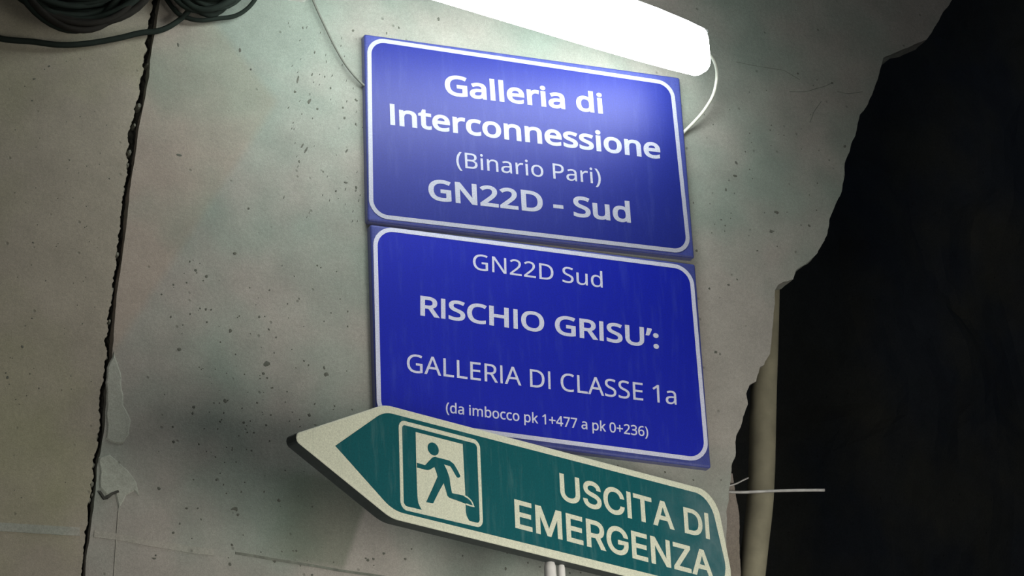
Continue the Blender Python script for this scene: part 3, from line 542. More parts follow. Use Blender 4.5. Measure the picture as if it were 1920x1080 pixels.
GLYPHS['I']['S'] = (447, [
    [263, -9, 224, -9, 187, -9, 155, -3, 128, 9, 100, 21, 79, 38, 64, 60, 49, 82, 40, 107, 38, 137, 60, 137, 82, 137, 104, 137, 106, 117, 112, 101, 123, 88, 134, 75, 149, 65, 166, 59,
    184, 52, 203, 49, 224, 49, 247, 49, 268, 53, 286, 60, 304, 68, 319, 78, 329, 92, 340, 105, 346, 121, 346, 139, 346, 155, 341, 169, 332, 179, 323, 189, 311, 198, 296, 205, 281, 211,
    264, 217, 245, 222, 224, 228, 204, 234, 184, 239, 142, 251, 109, 268, 86, 289, 63, 311, 52, 339, 52, 372, 52, 401, 60, 426, 75, 448, 90, 469, 111, 486, 138, 498, 164, 510, 194,
    516, 227, 516, 261, 516, 290, 510, 316, 498, 342, 486, 362, 469, 377, 449, 392, 428, 400, 404, 401, 378, 380, 378, 358, 378, 337, 378, 335, 403, 323, 423, 302, 437, 281, 451, 256,
    459, 225, 459, 203, 459, 184, 455, 167, 448, 151, 441, 138, 431, 129, 418, 120, 406, 115, 391, 115, 376, 115, 358, 120, 344, 131, 334, 142, 323, 154, 314, 169, 308, 184, 302, 199,
    297, 212, 293, 230, 289, 247, 284, 264, 279, 279, 275, 295, 270, 312, 264, 328, 257, 344, 248, 359, 238, 373, 227, 385, 214, 395, 198, 404, 181, 408, 162, 408, 139, 408, 111, 401,
    86, 386, 64, 372, 41, 351, 24, 323, 11, 296, -2],
])
GLYPHS['I']['T'] = (449, [
    [85, 452, 32, 452, 32, 471, 32, 490, 32, 509, 160, 509, 288, 509, 417, 509, 417, 490, 417, 471, 417, 452, 363, 452, 310, 452, 257, 452, 257, 301, 257, 151, 257, 0, 235, 0, 214, 0,
    193, 0, 193, 151, 193, 301, 193, 452, 139, 452],
])
GLYPHS['I']['U'] = (517, [
    [299, -8, 259, -8, 219, -8, 184, 0, 154, 15, 124, 31, 101, 53, 85, 80, 68, 107, 60, 138, 60, 173, 60, 285, 60, 397, 60, 509, 81, 509, 103, 509, 124, 509, 124, 399, 124, 288, 124,
    178, 124, 154, 130, 132, 141, 113, 152, 94, 167, 79, 187, 68, 207, 57, 231, 52, 259, 52, 287, 52, 311, 57, 331, 68, 351, 79, 366, 94, 377, 113, 387, 132, 393, 154, 393, 178, 393,
    288, 393, 399, 393, 509, 414, 509, 436, 509, 457, 509, 457, 397, 457, 285, 457, 173, 457, 138, 449, 107, 433, 80, 416, 53, 393, 31, 363, 15, 334, 0],
])
GLYPHS['I']['Z'] = (438, [
    [161, 0, 42, 0, 42, 15, 42, 31, 42, 46, 119, 159, 196, 272, 273, 385, 284, 400, 295, 415, 306, 431, 318, 446, 329, 461, 341, 476, 343, 469, 346, 461, 348, 454, 327, 453, 306, 453,
    285, 452, 264, 452, 244, 452, 223, 452, 162, 452, 101, 452, 40, 452, 40, 471, 40, 490, 40, 509, 159, 509, 278, 509, 397, 509, 397, 493, 397, 477, 397, 462, 321, 351, 245, 240, 169,
    129, 158, 113, 146, 97, 134, 81, 122, 65, 110, 49, 97, 33, 95, 40, 93, 47, 90, 54, 111, 55, 132, 56, 152, 57, 173, 57, 193, 57, 214, 57, 276, 57, 338, 57, 399, 57, 399, 38, 399,
    19, 399, 0, 280, 0],
])
SPACE = {'N': 209, 'I': 200}
for font in GLYPHS:
    SPACE[font] = SPACE[font] / 1000
    for ch in GLYPHS[font]:
        adv, sps = GLYPHS[font][ch]; GLYPHS[font][ch] = (adv / 1000, [[v / 1000 for v in s] for s in sps])

GREEN_C = (.200, .236, .206); WARM_C = (.262, .250, .226); OLIVE_C = (.232, .228, .158)
def wall_patches(nt, tc, base):
    A, B, D = at(400, 40), at(520, 190), at(226, 640)
    below = half(nt, tc, B, A, .012); left = half(nt, tc, B, D, .010)       # wedge of warm light beside the joint, painted as browner concrete
    inv = math_n(nt, 'SUBTRACT', 1.0, left)
    wedge = math_n(nt, 'MULTIPLY', below, inv)
    base = mixc(nt, math_n(nt, 'MULTIPLY', wedge, .75), base, mixc(nt, 1.0, base, (1.06, .94, .88), 'MULTIPLY'))
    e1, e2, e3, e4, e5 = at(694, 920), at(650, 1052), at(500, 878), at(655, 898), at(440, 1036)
    cast_shade = math_n(nt, 'MULTIPLY', half(nt, tc, e2, e1, .007), half(nt, tc, e4, e3, .016))
    cast_shade = math_n(nt, 'MULTIPLY', cast_shade, half(nt, tc, at(530, 860), at(510, 1080), .05))
    cast_shade = math_n(nt, 'MULTIPLY', cast_shade, half(nt, tc, e5, at(800, 1094), .012))
    base = mixc(nt, math_n(nt, 'MULTIPLY', cast_shade, 1.0), base, (.6, .66, .6), 'MULTIPLY')  # cast shadow below the arrow tip, painted into the concrete colour
    return base
M = {}
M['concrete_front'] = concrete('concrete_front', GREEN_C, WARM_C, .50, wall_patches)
M['concrete_left'] = concrete('concrete_left', OLIVE_C, (.252, .232, .190), .46)
M['joint'] = plain('joint_filler', (.035, .036, .03), .95, .5, 90, bumps=1)
M['mortar'] = plain('grey_mortar', (.13, .135, .11), .9, .4, 120, bumps=.8)
M['chip'] = plain('rusty_dark_chip', (.075, .08, .065), .9, .3, 200)
M['groove'] = plain('dark_groove', (.11, .12, .10), .9, .4, 60)
M['ridge'] = concrete('laitance_ridge', (.235, .26, .225), (.27, .26, .23), .5)
M['rock'] = concrete('blasted_rock', (.075, .085, .095), (.11, .11, .09), .5, None, .9, .6)

# sign materials: flat colours with fine wear
def sheet(name, col, wearcol, amount, rough=.38, spec=.5, scuff=None):
    m, nt, b = new_mat(name); tc = N(nt, 'ShaderNodeTexCoord').outputs['Object']
    g = noise_node(nt, tc, 420, 2, .8); st = N(nt, 'ShaderNodeMapping'); nt.links.new(tc, st.inputs[0]); st.inputs['Scale'].default_value = (70, 70, 9)
    w = noise_node(nt, st.outputs[0], 1.0, 5, .7)
    c = mixc(nt, 1.0, col, ramp(nt, g, [(.3, (.82, .82, .82)), (.7, (1.18, 1.18, 1.18))]), 'MULTIPLY')
    c = mixc(nt, math_n(nt, 'MULTIPLY', ramp(nt, w, [(.52, (0, 0, 0)), (.72, (1, 1, 1))]), amount), c, wearcol)
    if scuff:                                                  # dusty scuffed end of the film
        sx = N(nt, 'ShaderNodeSeparateXYZ'); nt.links.new(tc, sx.inputs[0]); mr = N(nt, 'ShaderNodeMapRange'); nt.links.new(sx.outputs[0], mr.inputs[0])
        mr.inputs[1].default_value = scuff[0].x; mr.inputs[2].default_value = scuff[1].x
        d = math_n(nt, 'MULTIPLY', mr.outputs[0], ramp(nt, noise_node(nt, tc, 16, 5, .6), [(.34, (0, 0, 0)), (.66, (1, 1, 1))]))
        c = mixc(nt, math_n(nt, 'MULTIPLY', d, .75), c, (.16, .23, .245))
    nt.links.new(c, b.inputs['Base Color']); b.inputs['Roughness'].default_value = rough; b.inputs['Specular IOR Level'].default_value = spec
    return m
M['blue'] = sheet('blue_sign_film', (.004, .011, .31), (.07, .11, .4), .15, .42, .32)
M['blue_edge'] = sheet('blue_sign_edge', (.12, .13, .26), (.25, .26, .36), .4, .5)
M['blue_dim'] = sheet('faded_blue_margin', (.038, .050, .21), (.12, .14, .3), .3, .45, .3)
M['white_blue'] = sheet('white_sign_film', (.47, .49, .61), (.34, .36, .5), .25, .5, .3)
M['blue_darkened'] = sheet('blue_film_dimmed_for_lamp', (.008, .015, .17), (.08, .11, .30), .12, .45, .28)  # same blue film, colour darkened to offset the strong lamp light
M['white_darkened'] = sheet('white_film_dimmed_for_lamp', (.31, .325, .40), (.25, .27, .38), .2, .5, .3)  # white print of the upper sign, greyed against the close lamp light
M['green'] = sheet('green_sign_film', (.004, .080, .094), (.10, .2, .2), .3, .45, .3, scuff=(at(1130, 900), at(1400, 1010)))
M['white_green'] = sheet('cream_sign_film', (.56, .585, .47), (.4, .45, .36), .25, .5, .3)
M['sign_rim'] = plain('grey_sign_rim', (.030, .040, .041), .6, .2, 80)
M['sign_back'] = plain('galvanised_steel', (.3, .3, .3), .45, .1, 40, metal=.8)
M['housing'] = plain('grey_lamp_housing', (.25, .26, .26), .6)
M['cable_grey'] = plain('grey_cable', (.13, .14, .12), .6)
M['cable_white'] = plain('white_cable', (.62, .64, .56), .5)
M['cable_dark'] = plain('dark_green_cable', (.010, .015, .012), .9, .2, spec=.15)
M['cable_brown'] = plain('dark_brown_cable', (.012, .011, .009), .9, .2, spec=.15)
M['pipe'] = plain('dusty_cream_conduit', (.17, .160, .110), .75, .25, 16, bumps=.2)
M['rod'] = plain('bare_steel_rod', (.30, .30, .29), .5, .3, 60)
M['white_plastic'] = plain('white_plastic', (.6, .6, .58), .5)
m, nt, b = new_mat('lit_diffuser'); b.inputs['Base Color'].default_value = (.8, .8, .8, 1)
b.inputs['Emission Color'].default_value = (.94, 1.0, .96, 1); b.inputs['Emission Strength'].default_value = LAMP_E; M['diffuser'] = m

# ---------------------------------------------------------------- setting: concrete lining, joint, rock tunnel behind
def jitter_line(pts, step, amp, freq=30, seed=0):
    out = []
    for a, c in zip(pts[:-1], pts[1:]):
        a = Vector(a); c = Vector(c); n = max(1, int((c - a).length / step))
        for k in range(n): out.append(a.lerp(c, k / n))
    out.append(Vector(pts[-1]))
    res = []
    for i, p in enumerate(out):
        q = noise.noise_vector(Vector((p.x * freq, p.y * freq, seed))) + .6 * noise.noise_vector(Vector((p.x * freq * 3.1, p.y * freq * 3.1, seed + 4)))
        res.append(p + Vector((q.x, q.y * .6)) * amp)
    return res
def slab(name, outline, thick, mat, rough_side=0.0):
    n = len(outline); rings = [(0, 0), (-thick * .35, .5), (-thick * .7, .8), (-thick, 1)]; vs = []
    for h, k in rings:
        for i, p in enumerate(outline):
            q = noise.noise_vector(Vector((p[0] * 25, p[1] * 25, h * 40 + 9))) * rough_side * (k if h else 0)
            vs.append(WALL.p3((p[0] + q.x, p[1] + q.y), h))
    fs = [list(range(n)), list(range(3 * n, 4 * n))[::-1]]
    for r in range(3):
        for i in range(n): fs.append([r * n + i, r * n + (i + 1) % n, (r + 1) * n + (i + 1) % n, (r + 1) * n + i])
    return tag(mesh(name, vs, fs, mat), kind='structure')
J = [(318, -160), (305, -60), (294, 0), (290, 22), (284, 60), (278, 100), (273, 145), (266, 185), (258, 215), (252, 250), (247, 290), (242, 330), (236, 380), (232, 420), (226, 470), (220, 510),
     (213, 560), (208, 620), (204, 680), (198, 720), (193, 780), (188, 820), (184, 850), (178, 880), (176, 915), (172, 950), (166, 985), (160, 1030), (155, 1080), (146, 1180), (140, 1260)]
JW = lambda y: (15 if y < 70 else 12 if y < 190 else 16 if y < 300 else 11 if y < 540 else 12 if y < 830 else 9)
left_edge = [WALL.ab(x - JW(y) * .55, y) for x, y in J]; right_edge = [WALL.ab(x + JW(y) * .45, y) for x, y in J]
left_edge = jitter_line(left_edge, .0025, .0050, 62, 1); right_edge = jitter_line(right_edge, .006, .0013, 25, 5)
FZ = 0.0
wall_left = slab('wall_left', [(-1.2, 5.0), (left_edge[0].x + .05, 5.0)] + left_edge + [(left_edge[-1].x - .2, FZ), (-1.2, FZ)], .05, M['concrete_left'], .004)

BRK = [(1900, -160), (1820, -60), (1785, 0), (1765, 30), (1752, 52), (1738, 74), (1712, 86), (1685, 96), (1657, 108), (1650, 132), (1640, 165), (1628, 194), (1613, 216), (1606, 250), (1594, 278), (1586, 300),
       (1583, 330), (1576, 368), (1560, 400), (1553, 425), (1546, 452), (1532, 474), (1513, 494), (1492, 507), (1488, 524), (1470, 528), (1461, 534), (1453, 545), (1450, 600), (1447, 640), (1443, 664),
       (1432, 684), (1424, 688), (1418, 716), (1406, 722), (1399, 738), (1402, 758), (1394, 782), (1387, 800), (1380, 816), (1379, 848), (1373, 868), (1370, 898), (1366, 920), (1362, 960), (1362, 1010), (1360, 1080), (1352, 1180), (1346, 1260)]
brk = jitter_line([WALL.ab(*p) for p in BRK], .006, .0030, 30, 8)
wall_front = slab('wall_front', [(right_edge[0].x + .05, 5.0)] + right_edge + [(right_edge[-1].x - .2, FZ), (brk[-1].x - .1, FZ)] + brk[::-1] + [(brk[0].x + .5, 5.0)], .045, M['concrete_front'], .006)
# second, deeper lift of the broken edge that shows below the rod
FR = [(1340, 880), (1362, 886), (1374, 888), (1378, 915), (1384, 945), (1387, 975), (1386, 1010), (1388, 1050), (1387, 1085), (1384, 1180), (1340, 1180)]
pl2 = wallplane(-.03)
mesh_fr = prism('broken_edge', pl2, jitter_line([pl2.ab(*p) for p in FR], .006, .002, 30, 3)[:-1], 0, -.012, concrete('concrete_rubble', (.17, .15, .125), (.20, .175, .16), .5, None, .9, .8), wall_front)
# joint filler, recessed
jp = [WALL.ab(x, y) for x, y in J]; jp = [Vector((jp[0].x + .05, 5.0))] + jp + [Vector((jp[-1].x - .2, FZ))]
def strip_rough(name, line, w, depth, mat, parent, amp, seed, across=5, step=.006):
    pts = jitter_line(line, step, .0005, 20, seed); vs = []; fs = []
    for i, p in enumerate(pts):
        for k in range(across):
            x = p.x + w * (k / (across - 1) - .5)
            h = noise.noise(Vector((x * 60, p.y * 60, seed))) + .6 * noise.noise(Vector((x * 140, p.y * 140, seed + 3)))
            vs.append(WALL.p3((x, p.y), depth + h * amp))
    for i in range(len(pts) - 1):
        for k in range(across - 1): fs.append([i * across + k, i * across + k + 1, (i + 1) * across + k + 1, (i + 1) * across + k])
    return mesh(name, vs, fs, mat, parent)
tag(strip_rough('trim_1', jp, .06, -.022, M['joint'], None, .010, 2, 12, .005), kind='structure')
# crumbs of mortar left in the joint, and patches beside it
for (x, y, s) in ((282, 118, 6), (265, 196, 8), (256, 232, 5), (247, 282, 6), (243, 306, 5), (235, 352, 5), (224, 474, 6), (214, 540, 5), (209, 600, 5), (203, 668, 4), (184, 816, 7), (178, 870, 6), (176, 905, 7), (171, 935, 6), (177, 926, 5)):
    c = WALL.ab(x - 2, y); r = s / 1700; vs = []; n = 9
    for ring, (rr, h) in enumerate(((1.25, -.02), (1.0, -.008), (.6, -.004))):
        for k in range(n):
            a = 2 * math.pi * k / n; q = 1 + .35 * noise.noise(Vector((math.cos(a) * 2 + x, math.sin(a) * 2, ring)))
            vs.append(WALL.p3((c.x + r * rr * q * math.cos(a), c.y + 1.3 * r * rr * q * math.sin(a)), h))
    fs = [[r_ * n + k, r_ * n + (k + 1) % n, (r_ + 1) * n + (k + 1) % n, (r_ + 1) * n + k] for r_ in range(2) for k in range(n)] + [[2 * n + k for k in range(n)]]
    mesh('mortar_crumb', vs, fs, M['mortar'], wall_left)
def blob(name, pts, h, mat, parent, amp=.0025, edge=.0022, seed=1, pl=WALL):
    o0 = jitter_line([pl.ab(*p) for p in pts] + [pl.ab(*pts[0])], .008, amp, 40, seed)[:-1]; n = len(o0)
    i1 = inset(o0, edge)
    vs = [pl.p3(p, -.002) for p in o0] + [pl.p3(p, h * .2) for p in o0] + [pl.p3(p, h) for p in i1]
    fs = [[a * n + k, a * n + (k + 1) % n, (a + 1) * n + (k + 1) % n, (a + 1) * n + k] for a in (0, 1) for k in range(n)] + [[2 * n + k for k in range(n)]]
    return mesh(name, vs, fs, mat, parent)
M['mortar_smear'] = concrete('mortar_smear', (.28, .31, .265), (.29, .30, .265), .5)
blob('mortar_patch', [(200, 690), (214, 660), (226, 700), (232, 760), (246, 790), (240, 815), (232, 832), (212, 830), (198, 822), (200, 760)], .0022, M['mortar_smear'], wall_front, seed=3)
blob('mortar_patch', [(186, 858), (205, 852), (222, 866), (240, 880), (256, 905), (262, 930), (252, 922), (236, 930), (222, 956), (216, 925), (198, 928), (186, 915)], .0024, M['mortar_smear'], wall_front, seed=5)
# formwork ridge across the foot of the lining, hair groove, crack lines
def line_on_wall(name, pts, w, h0, h1, mat, parent, amp=.0008):
    q = jitter_line([WALL.ab(*p) for p in pts], .01, amp, 30, 11)
    return stroke(name, WALL, q, w, h0, h1, mat, parent)
line_on_wall('formwork_ridge', [(-200, 970), (0, 988), (80, 993), (150, 997)], .014, -.001, .0012, M['ridge'], wall_left)
line_on_wall('formwork_ridge', [(176, 1001), (230, 1008), (280, 1018), (350, 1030), (400, 1036)], .011, -.001, .0010, M['ridge'], wall_front)
line_on_wall('drip_line', [(222, 958), (220, 990), (216, 1040), (214, 1090)], .0022, -.001, .0012, M['ridge'], wall_front)
line_on_wall('form_groove', [(442, 1037), (480, 1043), (520, 1050), (570, 1058), (640, 1070), (720, 1082), (800, 1094)], .0042, -.001, .0006, M['groove'], wall_front)
line_on_wall('crack', [(186, 922), (194, 935), (200, 934), (210, 926), (222, 922)], .004, -.001, .0034, M['joint'], wall_front, .001)
for c in ([(1380, 116), (1420, 124), (1470, 132), (1500, 150)], [(1480, 172), (1510, 172), (1545, 162), (1562, 155)], [(1540, 190), (1525, 212), (1518, 230)], [(1570, 172), (1590, 176), (1618, 172)]):
    line_on_wall('crack', c, .0012, -.001, .0004, M['groove'], wall_front, .0015)
# chips, form oil spots and splinters of wood pressed into the face
marks = [(336, 291, 12, 5, -5), (334, 84, 4, 8, 10), (450, 94, 5, 9, 0), (470, 130, 4, 4, 0), (558, 150, 4, 20, -15), (553, 172, 6, 6, 0), (580, 190, 5, 15, -25), (595, 204, 5, 6, -30), (585, 140, 3, 7, -20), (568, 52, 3, 6, 0), (609, 144, 3, 5, 0),
         (643, 202, 4, 5, 0), (646, 221, 5, 7, -20), (620, 165, 3, 6, 0), (567, 273, 4, 12, -25), (574, 281, 4, 15, -25), (561, 303, 4, 7, 20), (650, 283, 4, 10, -30), (648, 342, 8, 4, -5), (630, 358, 4, 5, 0), (668, 352, 5, 6, 0), (606, 322, 3, 4, 0), (466, 391, 5, 4, 0),
         (662, 58, 4, 5, 0), (748, 52, 4, 5, 0), (725, 62, 3, 6, 0), (662, 57, 6, 4, 30), (822, 36, 6, 9, 0), (590, 98, 3, 8, -15), (668, 188, 7, 4, -25), (667, 233, 4, 6, 0),
         (367, 507, 6, 5, 0), (387, 518, 6, 6, 0), (325, 534, 4, 4, 0), (350, 530, 4, 4, 0), (440, 475, 8, 5, 0), (303, 552, 4, 4, 0), (386, 580, 4, 5, 0), (432, 620, 6, 7, 0), (388, 604, 4, 4, 0), (486, 594, 4, 5, 0), (500, 682, 14, 9, 20), (494, 700, 6, 6, 0), (612, 702, 10, 8, 20), (608, 690, 4, 7, 0),
         (336, 655, 8, 7, 0), (363, 763, 6, 6, 0), (361, 775, 4, 6, 0), (422, 752, 7, 9, 0), (457, 792, 5, 5, 0), (499, 797, 5, 4, 0), (476, 811, 4, 4, 0), (482, 755, 4, 4, 0), (580, 778, 7, 7, 0), (508, 778, 5, 3, 0), (325, 828, 6, 6, 0), (373, 833, 4, 4, 0), (472, 845, 4, 4, 0), (298, 916, 7, 6, 0), (350, 953, 5, 4, 0), (371, 953, 4, 4, 0),
         (440, 954, 14, 6, 10), (446, 965, 6, 5, 0), (523, 938, 7, 5, -30), (325, 999, 5, 5, 0), (324, 800, 4, 4, 0), (289, 1047, 8, 4, 0), (404, 857, 3, 3, 0), (435, 1022, 5, 5, 0), (515, 1052, 7, 6, 20), (431, 1058, 6, 6, 0), (585, 1078, 5, 4, 0), (690, 1050, 6, 6, 0), (686, 1047, 4, 4, 0), (720, 1038, 6, 5, 0), (700, 1048, 5, 5, 0), (760, 1048, 5, 5, 0),
         (62, 455, 4, 3, 0), (60, 597, 3, 3, 0), (42, 650, 5, 5, 0), (14, 708, 6, 6, 0), (56, 701, 3, 3, 0), (73, 728, 3, 3, 0), (64, 148, 6, 3, 20), (60, 189, 4, 3, 0), (92, 124, 5, 4, 30), (130, 300, 3, 3, 0), (205, 335, 3, 3, 0),
         (1380, 305, 6, 9, 30), (1378, 330, 10, 5, 0), (1361, 356, 4, 8, 0), (1300, 380, 3, 4, 0), (1306, 470, 6, 6, 0), (1352, 412, 5, 3, 0), (1456, 398, 12, 7, 0), (1446, 434, 8, 9, 0), (1517, 423, 8, 5, -40), (1420, 470, 4, 3, 0), (1330, 541, 5, 5, 0), (1366, 534, 6, 4, 0), (1382, 524, 4, 4, 0), (1342, 660, 7, 6, 20), (1350, 664, 3, 6, 0), (1560, 156, 6, 5, 0), (1584, 274, 7, 6, 0), (1496, 138, 4, 5, 0),
         (1247, 885, 5, 4, 0), (1158, 875, 6, 8, 0), (1012, 1064, 0, 0, 0), (948, 1066, 5, 7, 0), (990, 1055, 3, 4, 0), (1300, 900, 4, 3, 0), (1352, 900, 3, 3, 0)]
rnd = random.Random(3)
for _ in range(150):
    x, y = rnd.uniform(290, 680), rnd.uniform(480, 1075)
    if rnd.random() < .35: x, y = rnd.gauss(470, 60), rnd.gauss(740, 90)
    s = rnd.uniform(1.6, 3.4); marks.append((x, y, s, s * rnd.uniform(.7, 1.6), rnd.uniform(-40, 40)))
for _ in range(60): marks.append((rnd.uniform(530, 690), rnd.uniform(40, 420), rnd.uniform(1.2, 2.2), rnd.uniform(3, 7), rnd.uniform(-35, -5)))
for _ in range(60): marks.append((rnd.uniform(10, 200), rnd.uniform(90, 950), rnd.uniform(1.5, 2.6), rnd.uniform(1.5, 2.6), 0))
for _ in range(60): marks.append((rnd.uniform(700, 1330), rnd.uniform(950, 1200), rnd.uniform(2, 5), rnd.uniform(2, 5), 0))
for _ in range(40): marks.append((rnd.uniform(1320, 1560), rnd.uniform(150, 480), rnd.uniform(1.5, 3), rnd.uniform(2, 4), 0))
items = {0: [], 1: []}
for i, (x, y, w, h, an) in enumerate(marks):
    if w <= 0 or (150 < x < 310 and y < 1080 and abs(x - (294 - .13 * y)) < 22): continue
    side = 1 if x < 294 - .125 * y else 0
    c = WALL.ab(x, y); n = 9; a0 = math.radians(an); vs = []
    for ring, (rr, hh) in enumerate(((1, -.0008), (.82, .0005), (.3, .0008))):
        for k in range(n):
            a = 2 * math.pi * k / n; q = 1 + .55 * noise.noise(Vector((math.cos(a) * 1.7 + i * 3.7, math.sin(a) * 1.7, 1)))
            lx = w / 2000 * rr * q * math.cos(a); ly = h / 2000 * rr * q * math.sin(a)
            vs.append(WALL.p3((c.x + lx * math.cos(a0) - ly * math.sin(a0), c.y + lx * math.sin(a0) + ly * math.cos(a0)), hh))
    items[side].append((vs, [[r_ * n + k, r_ * n + (k + 1) % n, (r_ + 1) * n + (k + 1) % n, (r_ + 1) * n + k] for r_ in range(2) for k in range(n)] + [[2 * n + k for k in range(n)]]))
tag(mesh('surface_chips', *join_data(items[0]), M['chip'], wall_front), kind='stuff')
tag(mesh('surface_chips', *join_data(items[1]), M['chip'], wall_left), kind='stuff')

# blasted rock side of the tunnel behind the broken lining: one rough displaced surface
def rock(name, f, nu, nv, amp):
    vs = []; fs = []
    for i in range(nu):
        for j in range(nv):
            p = f(i / (nu - 1), j / (nv - 1)); d = noise.noise_vector(p * .9) * amp + noise.noise_vector(p * 2.7) * amp * .30 + noise.noise_vector(p * 8) * amp * .08
            vs.append(p + d)
    for i in range(nu - 1):
        for j in range(nv - 1): fs.append([i * nv + j, (i + 1) * nv + j, (i + 1) * nv + j + 1, i * nv + j + 1])
    return tag(mesh(name, vs, fs, M['rock']), kind='structure')
rock('wall_right', lambda u, v: Vector((-1.2 + 8.2 * u, 1.25 + 2.6 * max(0, u - .35), -.6 + 6.2 * v)), 150, 120, .22)
M['ground'] = concrete('tunnel_ground', (.05, .05, .045), (.07, .065, .055), .5, None, .95, 1.0)
gv = []; gf_ = []
for i in range(60):
    for j in range(60):
        x, y = -1.2 + 8.2 * i / 59, -6.5 + 9.0 * j / 59
        gv.append((x, y, noise.noise(Vector((x * 2, y * 2, 0))) * .012 - .012))
for i in range(59):
    for j in range(59): gf_.append([i * 60 + j, (i + 1) * 60 + j, (i + 1) * 60 + j + 1, i * 60 + j + 1])
tag(mesh('floor', gv, gf_, M['ground']), kind='structure')

# ---------------------------------------------------------------- lettering
def line_width(text, font):
    g = GLYPHS[font]; x = 0
    for ch in text: x += SPACE[font] if ch == ' ' else g[ch][0]
    return x
def lettering(name, text, font, pl, p0, p1, cap_m, mat, parent, off=0.0, track=0.0, slant=None, h=.0004):
    """one printed line: p0/p1 photo points of the baseline ends, cap_m the capital height in metres"""
    g = GLYPHS[font]; cap = .573 if font == 'N' else .509
    a = pl.ab(*p0); b = pl.ab(*p1)
    first, last = g[text[0]], g[text[-1]]
    x0 = min(min(s[2::6]) for s in first[1]) - off
    x1 = line_width(text, font) + track * (len(text) - 1) - last[0] + max(max(s[2::6]) for s in last[1]) + off
    d = b - a; ux = d.normalized(); sx = d.length / (x1 - x0); sy_ = (cap_m / (cap + 2 * off))
    uy = Vector((-ux.y, ux.x)) if slant is None else slant
    groups = []; x = 0
    for ch in text:
        if ch == ' ': x += SPACE[font] + track; continue
        adv, sps = g[ch]
        groups.append((x, sps))
        x += adv + track
    data = []
    for gx, sps in groups:
        loops = []
        for s in sps:
            n = len(s) // 6; pts = []
            for i in range(n):
                v = s[i * 6:i * 6 + 6]; w = s[((i + 1) % n) * 6:((i + 1) % n) * 6 + 6]
                a0, a1, b0, b1 = Vector(v[2:4]), Vector(v[4:6]), Vector(w[0:2]), Vector(w[2:4])
                straight = abs((a1 - a0).cross(b1 - a0)) < 1e-6 and abs((b0 - a0).cross(b1 - a0)) < 1e-6
                for k in range(1 if straight else 5):
                    t = k / 5; c = a0 * (1 - t) ** 3 + a1 * 3 * t * (1 - t) ** 2 + b0 * 3 * t * t * (1 - t) + b1 * t ** 3
                    if not pts or (c - pts[-1]).length > .0015: pts.append(c)
            if (pts[0] - pts[-1]).length < .0015: pts.pop()
            ar = sum(pts[i].x * pts[(i + 1) % len(pts)].y - pts[(i + 1) % len(pts)].x * pts[i].y for i in range(len(pts)))
            if off: pts = inset(pts, -off if ar < 0 else off)
            loops.append([Vector((p.x + gx, p.y)) for p in pts])
        vin = [p for l in loops for p in l]; fin = []; k0 = 0
        for l in loops: fin.append(list(range(k0, k0 + len(l)))); k0 += len(l)
        vs, _e, fs, _a, _b, _c = geometry.delaunay_2d_cdt(vin, [], fin, 0, 1e-6)
        keep = []
        for f in fs:                                          # keep what the outlines wind around
            c = sum((vs[i] for i in f), Vector((0, 0))) / len(f); wn = 0
            for l in loops:
                for i in range(len(l)):
                    p_, q_ = l[i], l[(i + 1) % len(l)]
                    if (p_.y <= c.y) != (q_.y <= c.y):
                        cr_ = (q_.x - p_.x) * (c.y - p_.y) - (c.x - p_.x) * (q_.y - p_.y)
                        if q_.y > p_.y and cr_ > 0: wn += 1
                        elif q_.y <= p_.y and cr_ < 0: wn -= 1
            if wn: keep.append(list(f))
        fs = keep
        edges = {}
        for f in fs:
            for i in range(len(f)):
                e = (f[i], f[(i + 1) % len(f)]); edges[tuple(sorted(e))] = edges.get(tuple(sorted(e)), 0) + 1
        nb = len(vs); P = [a + ux * ((v.x - x0) * sx) + uy * ((v.y + off) * sy_) for v in vs]
        V = [pl.p3(p, h) for p in P] + [pl.p3(p, 0) for p in P]
        FF = fs + [[e[0], e[1], e[1] + nb, e[0] + nb] for e, c in edges.items() if c == 1]
        data.append((V, FF))
    return mesh(name, *join_data(data), mat, parent)

# ---------------------------------------------------------------- the two blue signs
BD = .016
FACE = wallplane(BD)
def blue_sign(label, corners, border, lines, rad, blue, white):
    t = root('information_sign', at(*corners[0]), label, 'sign', 'blue tunnel signs on the concrete wall')
    out = rounded([FACE.ab(*c) for c in corners], .004, 3)
    pan('sign_panel', FACE, out, BD - .0005, .0045, M['blue_dim'], t, M['blue_edge'])
    bo = [FACE.ab(*c) for c in border]
    inner = rounded(bo, rad, 8)
    prism('blue_field', FACE, inner, -.0005, .0004, blue, t)
    stroke('border_line', FACE, inner, .0078, -.0004, .0008, white, t, True)
    for (txt, p0, p1, cap, off, nm) in lines:
        pf = wallplane(BD + .0004)
        lettering(nm, txt, 'N', pf, p0, p1, cap, white, t, off)
    return t
blue_sign('upper blue sign under the lamp reading Galleria di Interconnessione (Binario Pari)',
    [(683, 63), (1275, 145), (1303, 484), (690, 414)], [(692, 73), (1259, 157), (1292, 473), (696, 404)],
    [('Galleria di', (835, 178), (1131, 213.5), .0410, .022, 'bold_lettering'),
     ('Interconnessione', (732, 234), (1239, 298.5), .0415, .022, 'bold_lettering'),
     ('(Binario Pari)', (856, 313), (1127, 345.5), .0300, .002, 'lettering'),
     ('GN22D - Sud', (804, 374.5), (1183, 418), .0405, .022, 'bold_lettering')], .030, M['blue_darkened'], M['white_darkened'])
